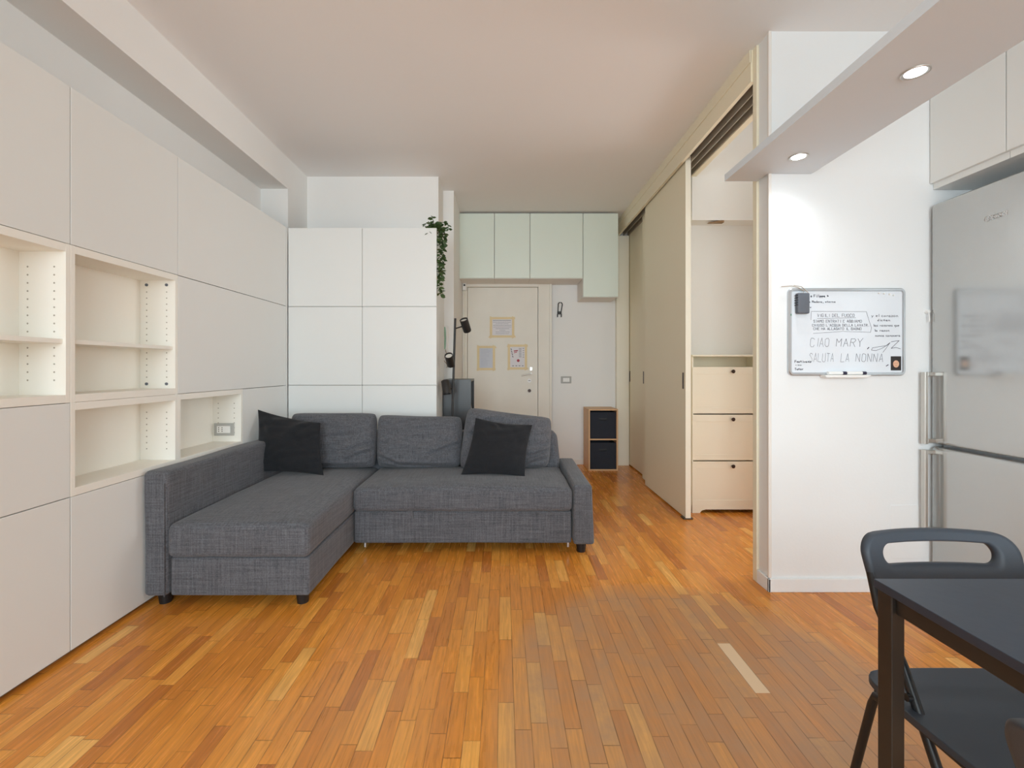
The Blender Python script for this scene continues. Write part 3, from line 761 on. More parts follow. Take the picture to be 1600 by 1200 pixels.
line(dk, 'Tutor', 160, 1040, 22, .002, 100)
line(ink, 'una pausa', 165, 1080, 14, .0008, 150)
ink.build('drawn_frame', M['ink'], WB); dk.build('signature', M['ink_dark'], WB)
# eraser (grey, with notched left side), hanging on twine
e0 = wpos(150, 172); e1 = wpos(295, 405)
t = thing('board_eraser', 'grey notched eraser hanging on top left corner of the whiteboard', 'eraser', ((e0[0] + e1[0]) / 2, 2.33, e1[1]))
MB().rbox(e0[0] + .004, e1[0], 2.305, 2.3305, e1[1], e0[1], .007, 20).build('pad', M['grey_plastic'], t, smooth='all')
gr = MB()
for k in range(5):
    z = e0[1] - .010 - k * .0123; gr.box(e0[0], e0[0] + .008, 2.307, 2.328, z - .004, z)
gr.build('ridges', M['black_plastic'], t, .001)
q0 = wpos(0, 95); 
tw = [(q0[0], 2.325, q0[1]), (wpos(110, 92)[0], 2.32, wpos(0, 90)[1]), (wpos(180, 100)[0], 2.318, wpos(0, 110)[1]), (wpos(240, 150)[0], 2.316, wpos(0, 150)[1]), (wpos(235, 175)[0], 2.316, wpos(0, 180)[1])]
MB().tube(tw, .0018, 6).build('twine', M['string'], t, smooth=True)
tw = [(wpos(130, 90)[0], 2.32, wpos(0, 85)[1]), (wpos(210, 105)[0], 2.315, wpos(0, 100)[1]), (wpos(290, 165)[0], 2.318, wpos(0, 165)[1])]
MB().tube(tw, .0016, 6).build('twine', M['string'], t, smooth=True)
# round magnets top right
for k, (mx_, my) in enumerate(((1112, 168), (1168, 172), (1232, 178), (1278, 192))):
    q = wpos(mx_, my)
    props(MB().cyl((q[0], 2.332, q[1]), (q[0], 2.325, q[1]), .0042, .0038, 18).build('round_magnet', M['white_plastic'], None, smooth=True),
          'round white magnet near the top right corner of the whiteboard, ' + ['leftmost', 'second from left', 'third from left', 'rightmost'][k] + ' of four', 'magnet', 'white magnets on the board')
q = wpos(108, 415)
props(MB().box(q[0] - .002, q[0] + .002, 2.324, 2.3255, q[1] - .005, q[1] + .005).build('clip_magnet', M['green'], None, .001), 'tiny green magnet on left frame edge of the whiteboard', 'magnet')
# portrait print
p0 = wpos(1250, 885); p1 = wpos(1366, 1045)
t = thing('photo_print', 'small portrait photo print at bottom right of the whiteboard', 'photo', ((p0[0] + p1[0]) / 2, 2.331, p1[1]))
bx('print', M['hair_print'], t, p0[0], p1[0], 2.3303, 2.3315, p1[1], p0[1])
fc = MB(); cxx, czz = (p0[0] + p1[0]) / 2, (p0[1] + p1[1]) / 2 - .003
fc.add([(cxx + .0155 * math.cos(k * math.pi / 14), 2.3300, czz + .0185 * math.sin(k * math.pi / 14)) for k in range(28)], [tuple(range(28))]).build('face', M['skin_print'], t)
ft = MB()
ribbon(ft, (cxx - .007, czz + .004), (cxx - .004, czz + .004), 2.3298, .0015); ribbon(ft, (cxx + .003, czz + .004), (cxx + .006, czz + .004), 2.3298, .0015); ribbon(ft, (cxx - .004, czz - .008), (cxx + .003, czz - .008), 2.3298, .0013)
ft.build('features', M['brown'], t)
# markers in the tray
for k, (xa, xb, m1, lb) in enumerate(((.19, .285, 'white_plastic', 'white marker with dark tip at left in the whiteboard tray'), (.285, .385, 'white_plastic', 'white marker with black cap at right in the whiteboard tray'))):
    zt = z0 + .0135; ya = 2.315 - .000 * k
    t = thing('marker_pen', lb, 'marker', (x0 + (xa + xb) / 2, ya, zt - .009), group='markers in the tray')
    MB().cyl((x0 + xa, ya, zt), (x0 + xb - .022, ya, zt), .0085, n=16).build('barrel', M[m1], t, smooth=True)
    MB().cyl((x0 + xb - .022, ya, zt), (x0 + xb - .001, ya, zt), .0088, .0075, 16).build('cap', M['ink_dark'], t, smooth=True)

# ------------------------------------------------------------------ sofa
SF = thing('corner_sofa', 'grey woven corner sofa with left chaise, long left arm and low right arm', 'sofa', (-.6, 2.9, 0))
def soft(amp=.006, sc=4, crown=0, box=None, seed=0):
    def f(p, n):
        d = noise.noise(Vector((p.x * sc + seed, p.y * sc, p.z * sc))) * amp
        q = p + n * d
        if crown and n.z > .2 and box:
            u = (p.x - box[0]) / (box[1] - box[0]) * 2 - 1; v = (p.y - box[2]) / (box[3] - box[2]) * 2 - 1
            q.z += crown * max(0, 1 - abs(u) ** 3) * max(0, 1 - abs(v) ** 4)
        return q
    return f
# left arm: long, bowed top
MB().rbox(-1.718, -1.605, 2.17, 3.60, .055, .655, .022, 24, soft(.004, 3)).build('left_arm', M['sofa'], SF, smooth='all')
def armR(p, n):
    # the arm flares outward and its top slopes to the front
    k = (p.z - .06) / .4
    q = Vector((p.x, p.y, p.z + (p.y - 2.8) * .02))
    q.x += (.016 * (1 - k) if p.x > .48 else 0)
    return q
MB().rbox(.435, .548, 2.80, 3.58, .06, .428, .018, 24, armR).build('right_arm', M['sofa'], SF, smooth='all')
# backrest frame
def bk(p, n):
    q = p.copy()
    if p.z > .45: q.x -= max(0, (p.x - .2)) * .10 * (p.z - .45) / .22
    return q
MB().rbox(-1.60, .433, 3.43, 3.61, .10, .667, .05, 24, bk).build('backrest', M['sofa'], SF, smooth='all')
# chaise
MB().rbox(-1.598, -.932, 2.185, 3.42, .055, .240, .012, 24, soft(.002, 5)).build('chaise_base', M['sofa'], SF, smooth='all')
bb = (-1.604, -.928, 2.165, 3.42)
MB().rbox(bb[0], bb[1], bb[2], bb[3], .242, .405, .032, 30, soft(.004, 5, .03, bb, 3)).build('chaise_seat', M['sofa'], SF, smooth='all')
# main part
MB().rbox(-.924, .425, 2.825, 3.42, .062, .262, .012, 24, soft(.002, 5)).build('drawer_front', M['sofa'], SF, smooth='all')
bb2 = (-.925, .430, 2.79, 3.42)
MB().rbox(bb2[0], bb2[1], bb2[2], bb2[3], .264, .41, .035, 30, soft(.004, 5, .025, bb2, 9)).build('main_seat', M['sofa'], SF, smooth='all')
for cx in (640, 806):
    xx = px(cx, 2.79)
    MB().prism([(xx - .016, .268), (xx + .014, .268), (xx + .022, .218), (xx - .006, .222)], 'y', 2.812, 2.820).build('pull_strap', M['sofa'], SF, .001)
for (lx, ly) in ((-1.66, 2.24), (-.985, 2.24), (.49, 2.86), (.49, 3.5), (-1.66, 3.5)):
    MB().cyl((lx, ly, .0), (lx, ly, .07), .026, .034, 20).build('leg', M['black_plastic'], SF, smooth=True)
for (lx) in (-.86, .405):
    MB().cyl((lx, 2.84, .035), (lx, 2.84, .066), .008, .008, 12).build('castor', M['alu'], SF, smooth=True)
# piping along left arm front
MB().tube([(-1.613, 2.166, z) for z in (.06, .2, .4, .6)] , .0025, 6).build('piping', M['sofa'], SF, smooth=True)

def pillow4(tl, tr, br, bl, T, c=.06, a=2.2, bexp=.6, n=36, seed=0, wr=.01, corner=0.0, sag=0, folds=()):
    "soft cushion through four corner points; T is half its thickness"
    tl, tr, br, bl = map(Vector, (tl, tr, br, bl))
    nr = (tr - tl).cross(bl - tl).normalized()
    if nr.y > 0: nr = -nr
    vs = []; fs = []
    def pt(u, v, s_):
        uu = u * (1 - c * (1 - v * v)); vv = v * (1 - c * (1 - u * u))
        if corner:
            k = corner * (abs(u) ** 6) * (abs(v) ** 6); uu *= 1 - k; vv *= 1 - k
        A, B = (uu + 1) / 2, (vv + 1) / 2      # B 0 top .. 1 bottom
        p = (tl * (1 - A) + tr * A) * (1 - B) + (bl * (1 - A) + br * A) * B
        t = T * (max(0, 1 - abs(u) ** a) * max(0, 1 - abs(v) ** a)) ** bexp
        edge = (max(0, 1 - abs(u)) * max(0, 1 - abs(v)))
        w_ = noise.noise(Vector((u * 1.6 + seed, v * 5 + u * 1.5, seed))) * wr + noise.noise(Vector((u * 5 + seed, v * 2.5 - seed, 4))) * wr * .6
        for (fa, fb, dep, wd) in folds:
            ax_, ay_ = fa; bx_, by_ = fb; L2 = (bx_ - ax_) ** 2 + (by_ - ay_) ** 2
            tt = max(0, min(1, ((u - ax_) * (bx_ - ax_) + (v - ay_) * (by_ - ay_)) / L2))
            qx, qy = ax_ + tt * (bx_ - ax_), ay_ + tt * (by_ - ay_)
            d_ = math.hypot(u - qx, v - qy); tp_ = 1 - .6 * tt
            side_ = (v - qy)
            w_ -= 1.9 * dep * tp_ * math.exp(-(d_ / wd) ** 2)
            w_ += dep * 1.5 * tp_ * math.exp(-((d_ - 2.0 * wd) / (wd * 1.2)) ** 2) * (1 if side_ < 0 else .5)
        p = p + nr * (s_ * t + w_ * min(1, edge * 14) * (1 if s_ > 0 else .2))
        if sag: p.z -= sag * max(0, -v) * (1 - u * u)
        return p
    m = n + 1
    def g(i):
        q = -1 + 2 * i / n
        return math.copysign(math.sin(abs(q) * math.pi / 2) ** 0.85, q) if q else 0
    for s_ in (1, -1):
        for j in range(m):
            for i in range(m): vs.append(pt(g(i), g(j), s_))
    N2 = m * m
    def id_(s_, i, j):
        if s_ == 1 or i in (0, n) or j in (0, n): return j * m + i
        return N2 + j * m + i
    for s_ in (1, -1):
        for j in range(n):
            for i in range(n):
                q = (id_(s_, i, j), id_(s_, i + 1, j), id_(s_, i + 1, j + 1), id_(s_, i, j + 1))
                fs.append(q if s_ == 1 else q[::-1])
    used = sorted({i for f in fs for i in f}); mp = {o: k for k, o in enumerate(used)}
    return MB().add([vs[i] for i in used], [tuple(mp[i] for i in f) for f in fs])

cg = 'grey back cushions of the sofa'
SZ = .428
def seat_pt(x, D, dz=0.0): return ((x - CX) * D / F, D, SZ + dz)
c1 = pillow4(P(457, 645, 3.38), P(589, 645, 3.38), seat_pt(586, 3.30), seat_pt(455, 3.30), .085, c=-.015, a=7, bexp=.5, seed=2.1, wr=.012, corner=.05, sag=.006, n=64, folds=(((.98, .12), (.25, .42), .012, .05), ((.98, .38), (.35, .72), .010, .05), ((.25, -.98), (.35, -.6), .006, .07), ((-.2, .93), (.95, .9), .008, .05), ((.0, -.1), (.7, -.2), .005, .08)))
props(c1.build('back_cushion', M['sofa'], None, smooth='all'), 'grey sofa back cushion in the left corner behind the black pillow', 'cushion', cg)
c2 = pillow4(P(592, 647, 3.38), P(722, 650, 3.38), seat_pt(720, 3.30), seat_pt(590, 3.30), .085, c=-.015, a=7, bexp=.5, seed=5.3, wr=.013, corner=.06, sag=.012, n=64, folds=(((.98, .08), (.17, .54), .013, .045), ((.98, .3), (.5, .42), .007, .05), ((-.99, .55), (-.45, .88), .013, .05), ((-.45, .88), (.9, .94), .009, .05), ((-.95, .1), (-.4, .2), .006, .07), ((.1, -.98), (.15, -.7), .006, .06)))
props(c2.build('back_cushion', M['sofa'], None, smooth='all'), 'middle grey sofa back cushion, nothing in front of it', 'cushion', cg)
c3 = pillow4(P(731, 635, 3.34), P(862, 652, 3.37), seat_pt(857, 3.30), seat_pt(717, 3.24), .085, c=-.01, a=7, bexp=.5, seed=8.7, wr=.014, corner=.06, sag=.012, n=64, folds=(((.98, .32), (.45, .60), .014, .05), ((.98, .60), (.45, .88), .013, .05), ((.98, .05), (.5, .25), .009, .05), ((-.98, .35), (-.72, -.3), .009, .06), ((-.72, -.3), (-.3, -.7), .006, .08)))
props(c3.build('back_cushion', M['sofa'], None, smooth='all'), 'slumped grey sofa back cushion at right behind black pillow', 'cushion', cg)
p1_ = pillow4(P(403, 640, 3.20), P(501, 661, 3.17), seat_pt(506, 3.04, .004), P(397, 737, 3.06), .06, c=.07, a=2.4, bexp=.75, seed=1.2, wr=.012, n=48, folds=(((.95, -.55), (-.6, .55), .006, .06), ((.7, -.9), (.1, -.2), .005, .07), ((-.9, .2), (-.3, .1), .004, .08)))
props(p1_.build('throw_pillow', M['throw'], None, smooth='all'), 'black throw pillow in the left corner of the sofa', 'pillow', 'black throw pillows')
p2_ = pillow4(P(743, 653, 3.17), P(832, 664, 3.17), seat_pt(820, 3.02, .0), seat_pt(720, 3.05, .004), .06, c=.07, a=2.4, bexp=.75, seed=4.4, wr=.008, n=48, folds=(((-.2, -.95), (.0, -.7), .006, .06), ((-.9, .7), (-.3, .85), .004, .06)))
props(p2_.build('throw_pillow', M['throw'], None, smooth='all'), 'black throw pillow at right side of the sofa', 'pillow', 'black throw pillows')

# ------------------------------------------------------------------ dark bookcase behind sofa (opening faces right)
t = thing('bookcase', 'dark grey bookcase standing sideways behind sofa, open side to the door', 'bookcase', (-.40, 4.2, 0))
X0, X1, Y0, Y1, ZT = -.526, -.281, 4.0, 4.43, 1.048
bx('side_panel', M['darkwood'], t, X0, X1, Y0, Y0 + .018, 0, ZT, bevel=.001)
bx('side_panel', M['darkwood'], t, X0, X1, Y1 - .018, Y1, 0, ZT, bevel=.001)
bx('back_panel', M['darkwood'], t, X0, X0 + .008, Y0 + .018, Y1 - .018, 0, ZT)
for z in (.05, .38, .71): bx('shelf', M['darkwood'], t, X0 + .008, X1, Y0 + .018, Y1 - .018, z, z + .018, bevel=.001)
bx('top_panel', M['darkwood'], t, X0 + .008, X1, Y0 + .018, Y1 - .018, ZT - .018, ZT, bevel=.001)
props(MB().rbox(-.36, -.286, 4.06, 4.12, .735, .83, .015, 10, soft(.01, 12)).build('white_item', M['white_plastic'], None, smooth='all'), 'small unidentified white item on shelf of the dark bookcase', 'item')  # unidentified white item, given a crumpled bag shape

# ------------------------------------------------------------------ floor lamp with three spots
LD = 3.80
t = thing('floor_lamp', 'black floor lamp with three adjustable spots behind the sofa', 'lamp', (-.40, LD, 0))
top = P(711.3, 497.5, LD); bot = Vector((-.445, LD, .02))
MB().cyl((-.445, LD, 0), (-.445, LD, .018), .13, .128, 40).build('base', M['black'], t, smooth=True)
MB().cyl(bot, top, .0095, n=14).build('pole', M['black'], t, smooth=True)
def head(c, ax, att, name='spot_head'):
    c = Vector(c); ax = Vector(ax).normalized(); L = .115; r = .034
    o0 = c + ax * L / 2; o1 = c - ax * L / 2
    e1 = ax.orthogonal().normalized(); e2 = ax.cross(e1); n = 24; vs = []
    prof = ((o1, r * .9), (o1 + ax * .006, r), (o0, r), (o0, r * .88), (o0 - ax * .02, r * .84))
    for p, rr in prof:
        for i in range(n): vs.append(p + e1 * rr * math.cos(2 * math.pi * i / n) + e2 * rr * math.sin(2 * math.pi * i / n))
    fs = [(a_ * n + i, a_ * n + (i + 1) % n, (a_ + 1) * n + (i + 1) % n, (a_ + 1) * n + i) for a_ in range(4) for i in range(n)] + [tuple(range(n))]
    h_ = MB().add(vs, fs).build(name, M['black'], t, smooth=True)
    WL[h_.name] = WL[t.name]
    MB().cyl(o0 - ax * .018, o0 - ax * .012, r * .84, n=24).build('lens', M['lens'], h_, smooth=True)
    MB().cyl(att, c, .0055, n=8).build('swivel_arm', M['black'], h_, smooth=True)
def onpole(y): 
    k = (y - 497.5) / (1000); p = P(711, y, LD); z = p.z; s_ = (top.z - z) / (top.z - bot.z); return top.lerp(bot, s_)
head(P(727.5, 508.5, LD - .03), (-.25, -.55, .85), onpole(513.5))
head(P(703, 563, LD - .05), (-.10, -.75, .75), onpole(566))
head(P(697, 605, LD - .05), (.18, -.25, -.95), onpole(607))

# ------------------------------------------------------------------ trailing plant on the cupboard
t = thing('trailing_plant', 'green trailing plant hanging from top right corner of the white cupboard', 'plant', (-.51, 3.70, 1.7))
rg = random.Random(11)
stems = MB(); leaves = MB()
def leaf(p, d, s_):
    d = Vector(d).normalized(); up = Vector((rg.uniform(-1, 1), rg.uniform(-1, 1), rg.uniform(-.3, 1))).normalized()
    sd = d.cross(up).normalized() * s_ * .28; nn = sd.cross(d).normalized() * s_ * .08
    a_ = Vector(p); q1 = a_ + d * s_ * .3; q2 = a_ + d * s_ * .65; e = a_ + d * s_
    leaves.add([a_, q1 + sd * .9 - nn, q1, q1 - sd * .9 - nn, q2 + sd * .85 - nn, q2 - nn * .3, q2 - sd * .85 - nn, e - nn * 2],
               [(0, 1, 2), (0, 2, 3), (1, 4, 5, 2), (2, 5, 6, 3), (4, 7, 5), (5, 7, 6)])
def vine(pts, dens=1.0, s_=.044):
    P_ = [Vector(p) for p in pts]; sm = []
    for a_, b_ in zip(P_, P_[1:]):
        k = max(2, int((b_ - a_).length / .016))
        for i in range(k):
            q = a_.lerp(b_, i / k) + Vector((rg.uniform(-1, 1), rg.uniform(-1, 1), 0)) * .003; sm.append(q)
    sm.append(P_[-1])
    stems.tube(sm, .0018, 5)
    for q in sm:
        for _ in range(1 if rg.random() > dens else 3):
            an = rg.uniform(0, 2 * math.pi)
            leaf(q, (math.cos(an), math.sin(an) * .8 - .1, rg.uniform(-.75, .25)), s_ * rg.uniform(.7, 1.2))
vine([(-.60, 3.72, 2.30), (-.55, 3.70, 2.33), (-.52, 3.68, 2.26), (-.512, 3.68, 2.1), (-.505, 3.68, 1.95), (-.515, 3.68, 1.82), (-.507, 3.68, 1.74)], 1)
vine([(-.58, 3.74, 2.29), (-.53, 3.72, 2.34), (-.50, 3.69, 2.28), (-.492, 3.69, 2.15), (-.49, 3.69, 2.02), (-.497, 3.69, 1.88)], .8)
vine([(-.56, 3.74, 2.29), (-.53, 3.76, 2.33), (-.49, 3.76, 2.27), (-.485, 3.75, 2.18)], .8)
vine([(-.54, 3.72, 2.30), (-.50, 3.72, 2.34), (-.455, 3.70, 2.33), (-.44, 3.69, 2.28)], .8, .04)
vine([(-.56, 3.70, 2.30), (-.60, 3.67, 2.33), (-.635, 3.66, 2.30)], .9, .04)
vine([(-.56, 3.72, 2.29), (-.57, 3.70, 2.36), (-.585, 3.69, 2.385)], .7, .04)
vine([(-.55, 3.70, 2.29), (-.59, 3.66, 2.27), (-.60, 3.65, 2.24)], .9, .036)
vine([(-.54, 3.75, 2.28), (-.54, 3.72, 2.33), (-.56, 3.69, 2.31), (-.53, 3.67, 2.29)], 1, .036)
leaves.build('foliage', M['leaf'], t, smooth='all'); stems.build('stems', M['stem'], t, smooth=True)

# ------------------------------------------------------------------ cube shelf with two bins
X0, X1, Y0, Y1, ZT = .957, 1.286, 5.09, 5.415, .690
t = thing('cube_shelf', 'small light wood two-cube shelf standing by the far wall', 'shelf', ((X0 + X1) / 2, 5.25, 0))
T = .016
bx('side_panel', M['oak'], t, X0, X0 + T, Y0, Y1, 0, ZT - T, bevel=.001); bx('side_panel', M['oak'], t, X1 - T, X1, Y0, Y1, 0, ZT - T, bevel=.001)
bx('top_panel', M['oak'], t, X0, X1, Y0, Y1, ZT - T, ZT, bevel=.001)
for z in (.0, .342): bx('shelf', M['oak'], t, X0 + T, X1 - T, Y0 + .002, Y1, z, z + T, bevel=.001)
bx('back_panel', M['oak'], t, X0 + T, X1 - T, Y1 - .006, Y1, T, ZT - T)
for z, lb in ((.359, 'charcoal fabric bin in upper compartment of the wooden cube shelf'), (.017, 'charcoal fabric bin in lower compartment of the wooden cube shelf')):
    b_ = thing('storage_bin', lb, 'storage bin', ((X0 + X1) / 2, 5.25, z), group='fabric bins in the cube shelf')
    c = MB(); a0, a1, h1 = X0 + T + .004, X1 - T - .004, z + .295
    c.box(a0, a1, Y0 + .012, Y0 + .018, z, h1).box(a0, a1, Y1 - .03, Y1 - .024, z, h1).box(a0, a0 + .005, Y0 + .018, Y1 - .03, z, h1).box(a1 - .005, a1, Y0 + .018, Y1 - .03, z, h1).box(a0, a1, Y0 + .018, Y1 - .03, z, z + .005)
    c.build('bin_body', M['bin'], b_)
    mx_ = (a0 + a1) / 2
    MB().box(mx_ - .045, mx_ + .045, Y0 + .008, Y0 + .012, z + .215, z + .228).tube([(mx_ - .04, Y0 + .009, z + .222), (mx_ - .03, Y0 + .004, z + .205), (mx_ + .03, Y0 + .004, z + .205), (mx_ + .04, Y0 + .009, z + .222)], .003, 6).build('handle', M['black'], b_)

# ------------------------------------------------------------------ shoe cabinet in the next room
X0, X1, Y0, Y1 = 1.590, 2.085, 3.61, 3.845
X0 = 1.50
t = thing('shoe_cabinet', 'cream shoe cabinet with three tip-out flaps in the next room', 'cabinet', (1.83, 3.73, 0))
X0 = 1.50
ZT = 1.255
c = MB().box(X0, X0 + .012, Y0 + .004, Y1, .0, ZT - .014).box(2.05, X1, Y0 + .004, Y1, .0, ZT - .014).box(X0 + .012, 2.05, Y1 - .012, Y1, .06, ZT - .014)
c.box(X0 + .012, 2.05, Y0 + .01, Y1 - .012, 1.135, 1.15)
c.build('body', M['cream_lt'], t, .001)
bx('top_board', M['cream_lt'], t, X0 - .0, X1 + .012, Y0 - .012, Y1, ZT - .014, ZT, bevel=.003)
sy = Y0 / F
zr = [(CZ - (646 - 575) * sy, CZ - (573.5 - 575) * sy), (CZ - (719 - 575) * sy, CZ - (648 - 575) * sy), (CZ - (790 - 575) * sy, CZ - (721 - 575) * sy)]
for (z0_, z1_) in zr:
    fl = bx('flap', M['cream_lt'], t, X0 + .001, 2.049, Y0, Y0 + .018, z0_, z1_, bevel=.002)
    fmb = MB(); xx0, xx1 = X0 + .001, 2.049; w_ = .055
    fmb.box(xx0, xx1, Y0 - .004, Y0, z1_ - w_, z1_).box(xx0, xx1, Y0 - .004, Y0, z0_, z0_ + w_ * .8).box(xx1 - w_, xx1, Y0 - .004, Y0, z0_ + w_ * .8, z1_ - w_).box(xx0, xx0 + .03, Y0 - .004, Y0, z0_ + w_ * .8, z1_ - w_)
    fmb.build('raised_frame', M['cream_lt'], fl, .001)
    MB().cyl((1.816, Y0 - .004, z1_ - .035), (1.816, Y0 - .024, z1_ - .035), .008, .015, 20).cyl((1.816, Y0 - .024, z1_ - .035), (1.816, Y0 - .029, z1_ - .035), .015, .008, 20).build('knob', M['knob'], fl, smooth=True)
base = MB().prism([(X0, .0), (X0 + .06, .0), (X0 + .075, .02), (X0 + .11, .028), (2.0, .028), (2.03, .02), (2.045, 0), (X1, 0), (X1, .062), (X0, .062)], 'y', Y0 - .003, Y0 + .014)
base.build('plinth_apron', M['cream_lt'], t, .001)
# loose bits of wood on the ledge edge under the beam
c = P(1121, 356, 3.70)
props(MB().prism([(c.x - .065, 2.338), (c.x + .06, 2.338), (c.x + .06, 2.355), (c.x + .04, 2.355)], 'y', 3.712, 3.75).build('wooden_wedge', M['brown'], None, .001), 'brown wooden wedge under the beam above the shoe cabinet', 'wedge')

# ------------------------------------------------------------------ table
TX0, TX1, TY0, TY1, TZ = .7216, 1.39, -.235, .886, .74
t = thing('dining_table', 'black dining table with square legs at lower right photo corner', 'table', ((TX0 + TX1) / 2, (TY0 + TY1) / 2, 0))
bx('tabletop', M['tabletop'], t, TX0, TX1, TY0, TY1, TZ - .016, TZ, bevel=.001)
fr = MB(); i_ = .004; zf0, zf1 = TZ - .050, TZ - .0165
fr.box(TX0 + i_ + .008, TX0 + .035, TY0 + .035, TY1 - .036, zf0, zf1).box(TX1 - .035, TX1 - i_, TY0 + .035, TY1 - .036, zf0, zf1)
fr.box(TX0 + .036, TX1 - .036, TY0 + i_, TY0 + .03, zf0, zf1).box(TX0 + .036, TX1 - .036, TY1 - .03, TY1 - i_ - .004, zf0, zf1)
fr.build('apron_frame', M['tableframe'], t, .002)
for lx in (TX0 + i_, TX1 - i_ - .025):
    for ly in (TY0 + i_, TY1 - i_ - .032):
        bx('leg', M['tableframe'], t, lx, lx + .025, ly, ly + .032, 0, TZ - .017, bevel=.002)

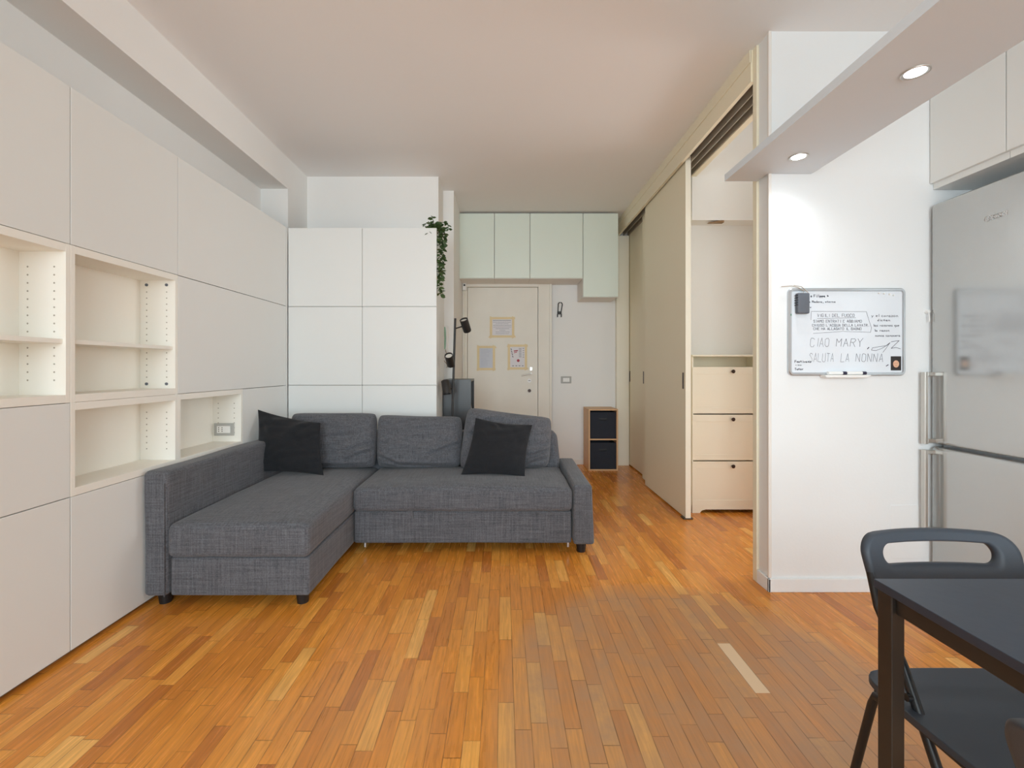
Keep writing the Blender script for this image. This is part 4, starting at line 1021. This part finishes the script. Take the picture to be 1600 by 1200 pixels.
# ------------------------------------------------------------------ folding chairs
def superpts(wd, hd, r, n=64, taper=0, cz=0):
    "rounded rectangle outline, n points from angle 0"
    pts = []
    for k in range(n):
        a_ = 2 * math.pi * k / n; c_, s__ = math.cos(a_), math.sin(a_)
        # ray to rounded rectangle, solved by marching
        lo, hi = 0, wd + hd
        for _ in range(30):
            m_ = (lo + hi) / 2; x, z = c_ * m_, s__ * m_
            dx, dz = max(abs(x) - (wd - r), 0), max(abs(z) - (hd - r), 0)
            ins = (abs(x) <= wd and abs(z) <= hd and (dx * dx + dz * dz <= r * r))
            if ins: lo = m_
            else: hi = m_
        x, z = c_ * lo, s__ * lo
        pts.append((x * (1 + taper * z / hd), z + cz))
    return pts
def make_chair(label, loc, rotz):
    t = thing('folding_chair', label, 'chair', loc, rotz, 'black folding chairs at the dining table')
    HW = .180
    # local frame: back at y = 0, seat runs towards +y
    zt, zb = .757, .605
    def yback(z): return .045 * (.757 - z) / .147 + .002
    outer = superpts(HW, (zt - zb) / 2, .05, 96, .03); 
    inner = [(x, z + .062) for x, z in superpts(.138, .021, .0205, 96)]
    K = 8; n = 96; vs = []; th = .012; mz = (zt + zb) / 2
    # match the rays of both outlines by arc fraction of angle around the slot centre
    def ray(cx, cz, a_):
        c_, s__ = math.cos(a_), math.sin(a_); lo, hi = 0, 1
        for _ in range(30):
            m_ = (lo + hi) / 2; x, z = cx + c_ * m_, cz + s__ * m_; hd = (zt - zb) / 2; r = .045
            xx = x / (1 + .03 * z / hd)
            dx, dz = max(abs(xx) - (HW - r), 0), max(abs(z) - (hd - r), 0)
            if abs(xx) <= HW and abs(z) <= hd and dx * dx + dz * dz <= r * r: lo = m_
            else: hi = m_
        return (cx + c_ * lo, cz + s__ * lo)
    # slot boundary sampled as a stadium; outward ray from its medial segment
    inner = []; outer = []; SL = .031
    hl, rr = .110, .0215
    seg = []
    for k in range(24): seg.append((hl - 2 * hl * k / 24, rr, math.pi / 2, 1))
    for k in range(24): seg.append((-hl, None, math.pi / 2 + math.pi * k / 24, 0))
    for k in range(24): seg.append((-hl + 2 * hl * k / 24, -rr, -math.pi / 2, 1))
    for k in range(24): seg.append((hl, None, -math.pi / 2 + math.pi * k / 24, 0))
    for (sx, _, an, st) in seg:
        inner.append((sx + rr * math.cos(an) * (0 if st else 1), SL + rr * math.sin(an)))
        if st: an2 = math.atan2(math.sin(an) * 1.0, sx / hl * .9)
        else: an2 = an if abs(math.cos(an)) > .99 else math.atan2(math.sin(an), math.cos(an) + (.9 if sx > 0 else -.9) * (1 - abs(math.cos(an))))
        outer.append(ray(sx, SL, an2))
    def P3(x, z, off):
        zz_ = z + mz; curve = -.020 * (1 - (x / HW) ** 2)
        arch = .008 * (1 - (x / HW) ** 2) * (1 if z > 0 else 0)
        return Vector((x, yback(zz_) + curve + off, zz_ + arch * z / .076))
    for side in (1, -1):
        for q in range(K + 1):
            f_ = q / K
            for i in range(n):
                x = inner[i][0] * (1 - f_) + outer[i][0] * f_; z = inner[i][1] * (1 - f_) + outer[i][1] * f_
                edge = min(f_, 1 - f_) * 8; thk = th * min(1, .45 + .55 * min(1, edge))
                vs.append(P3(x, z, side * thk))
    fs = []
    S = (K + 1) * n
    for q in range(K):
        for i in range(n):
            j = (i + 1) % n
            fs.append((q * n + i, q * n + j, (q + 1) * n + j, (q + 1) * n + i)); fs.append((S + q * n + i, S + (q + 1) * n + i, S + (q + 1) * n + j, S + q * n + j))
    for i in range(n):
        j = (i + 1) % n; fs.append((i, S + i, S + j, j)); fs.append((K * n + i, K * n + j, S + K * n + j, S + K * n + i))
    MB().add(vs, fs).build('backrest', M['chair_seat'], t, smooth='all', world=False)
    # seat: dished plate with rounded corners
    sv = []; n2 = 26
    def sp(u, v, top):
        r_ = 1
        x = u * .205 * (1 - .08 * max(0, v)); y = .205 + v * .185
        k = (abs(u) ** 6 * abs(v) ** 6); x *= 1 - .10 * k; y = .205 + (y - .205) * (1 - .10 * k)
        x *= 1.0
        z = .452 - .014 * (1 - u * u) * (1 - v * v) - .010 * max(0, v) ** 4 + .004 * abs(u) ** 8
        return Vector((x, y + .006 * (1 - u * u) * v, z if top else z - .016 + .004 * 0))
    sb = MB(); vs = []; 
    for top_ in (1, 0):
        for j in range(n2 + 1):
            for i in range(n2 + 1):
                vs.append(sp(-1 + 2 * i / n2, -1 + 2 * j / n2, top_))
    m_ = n2 + 1; fs = []; S = m_ * m_
    for j in range(n2):
        for i in range(n2):
            a_ = j * m_ + i; fs.append((a_, a_ + 1, a_ + m_ + 1, a_ + m_)); fs.append((S + a_, S + a_ + m_, S + a_ + m_ + 1, S + a_ + 1))
    for i in range(n2):
        for a_, b_ in ((i, i + 1), (n2 * m_ + i, n2 * m_ + i + 1), (i * m_, (i + 1) * m_), (i * m_ + n2, (i + 1) * m_ + n2)):
            fs.append((a_, b_, S + b_, S + a_))
    so = sb.add(vs, fs).build('seat', M['chair_seat'], t, smooth=True, world=False, bevel=.004)
    for s__ in (-1, 1):
        x = s__ * (HW - .008)
        MB().tube([(x, .026, .68), (x, .047, .61), (x, .11, .52), (x, .185, .37), (x, .372, .0)], .0095, 12).build('front_leg', M['chair_tube'], t, smooth=True, world=False)
        x2 = s__ * .197
        MB().tube([(x2, .13, .44), (x2, .07, .425), (x2, .06, .40), (x2, .01, .21), (x2, -.045, .0)], .009, 12).build('rear_leg', M['chair_tube'], t, smooth=True, world=False)
        MB().cyl((x - s__ * .004, .135, .47), (x + s__ * .016, .135, .47), .008).build('pivot_bolt', M['chair_tube'], t, smooth=True, world=False)
        MB().tube([(x2 - s__ * .02, .05, .424), (x2 - s__ * .03, .36, .418)], .008, 10).build('seat_rail', M['chair_tube'], t, smooth=True, world=False)
    MB().cyl((-HW + .008, .31, .13), (HW - .008, .31, .13), .008, n=12).build('front_crossbar', M['chair_tube'], t, smooth=True, world=False)
    MB().cyl((-.197, -.025, .07), (.197, -.025, .07), .008, n=12).build('rear_crossbar', M['chair_tube'], t, smooth=True, world=False)
    return t
make_chair('black folding chair at far end of the table, slotted backrest fully visible', (1.02, 1.075, 0), R(180))
make_chair('black folding chair at the table side, only its backrest corner visible', (.585, .355, 0), R(-90))
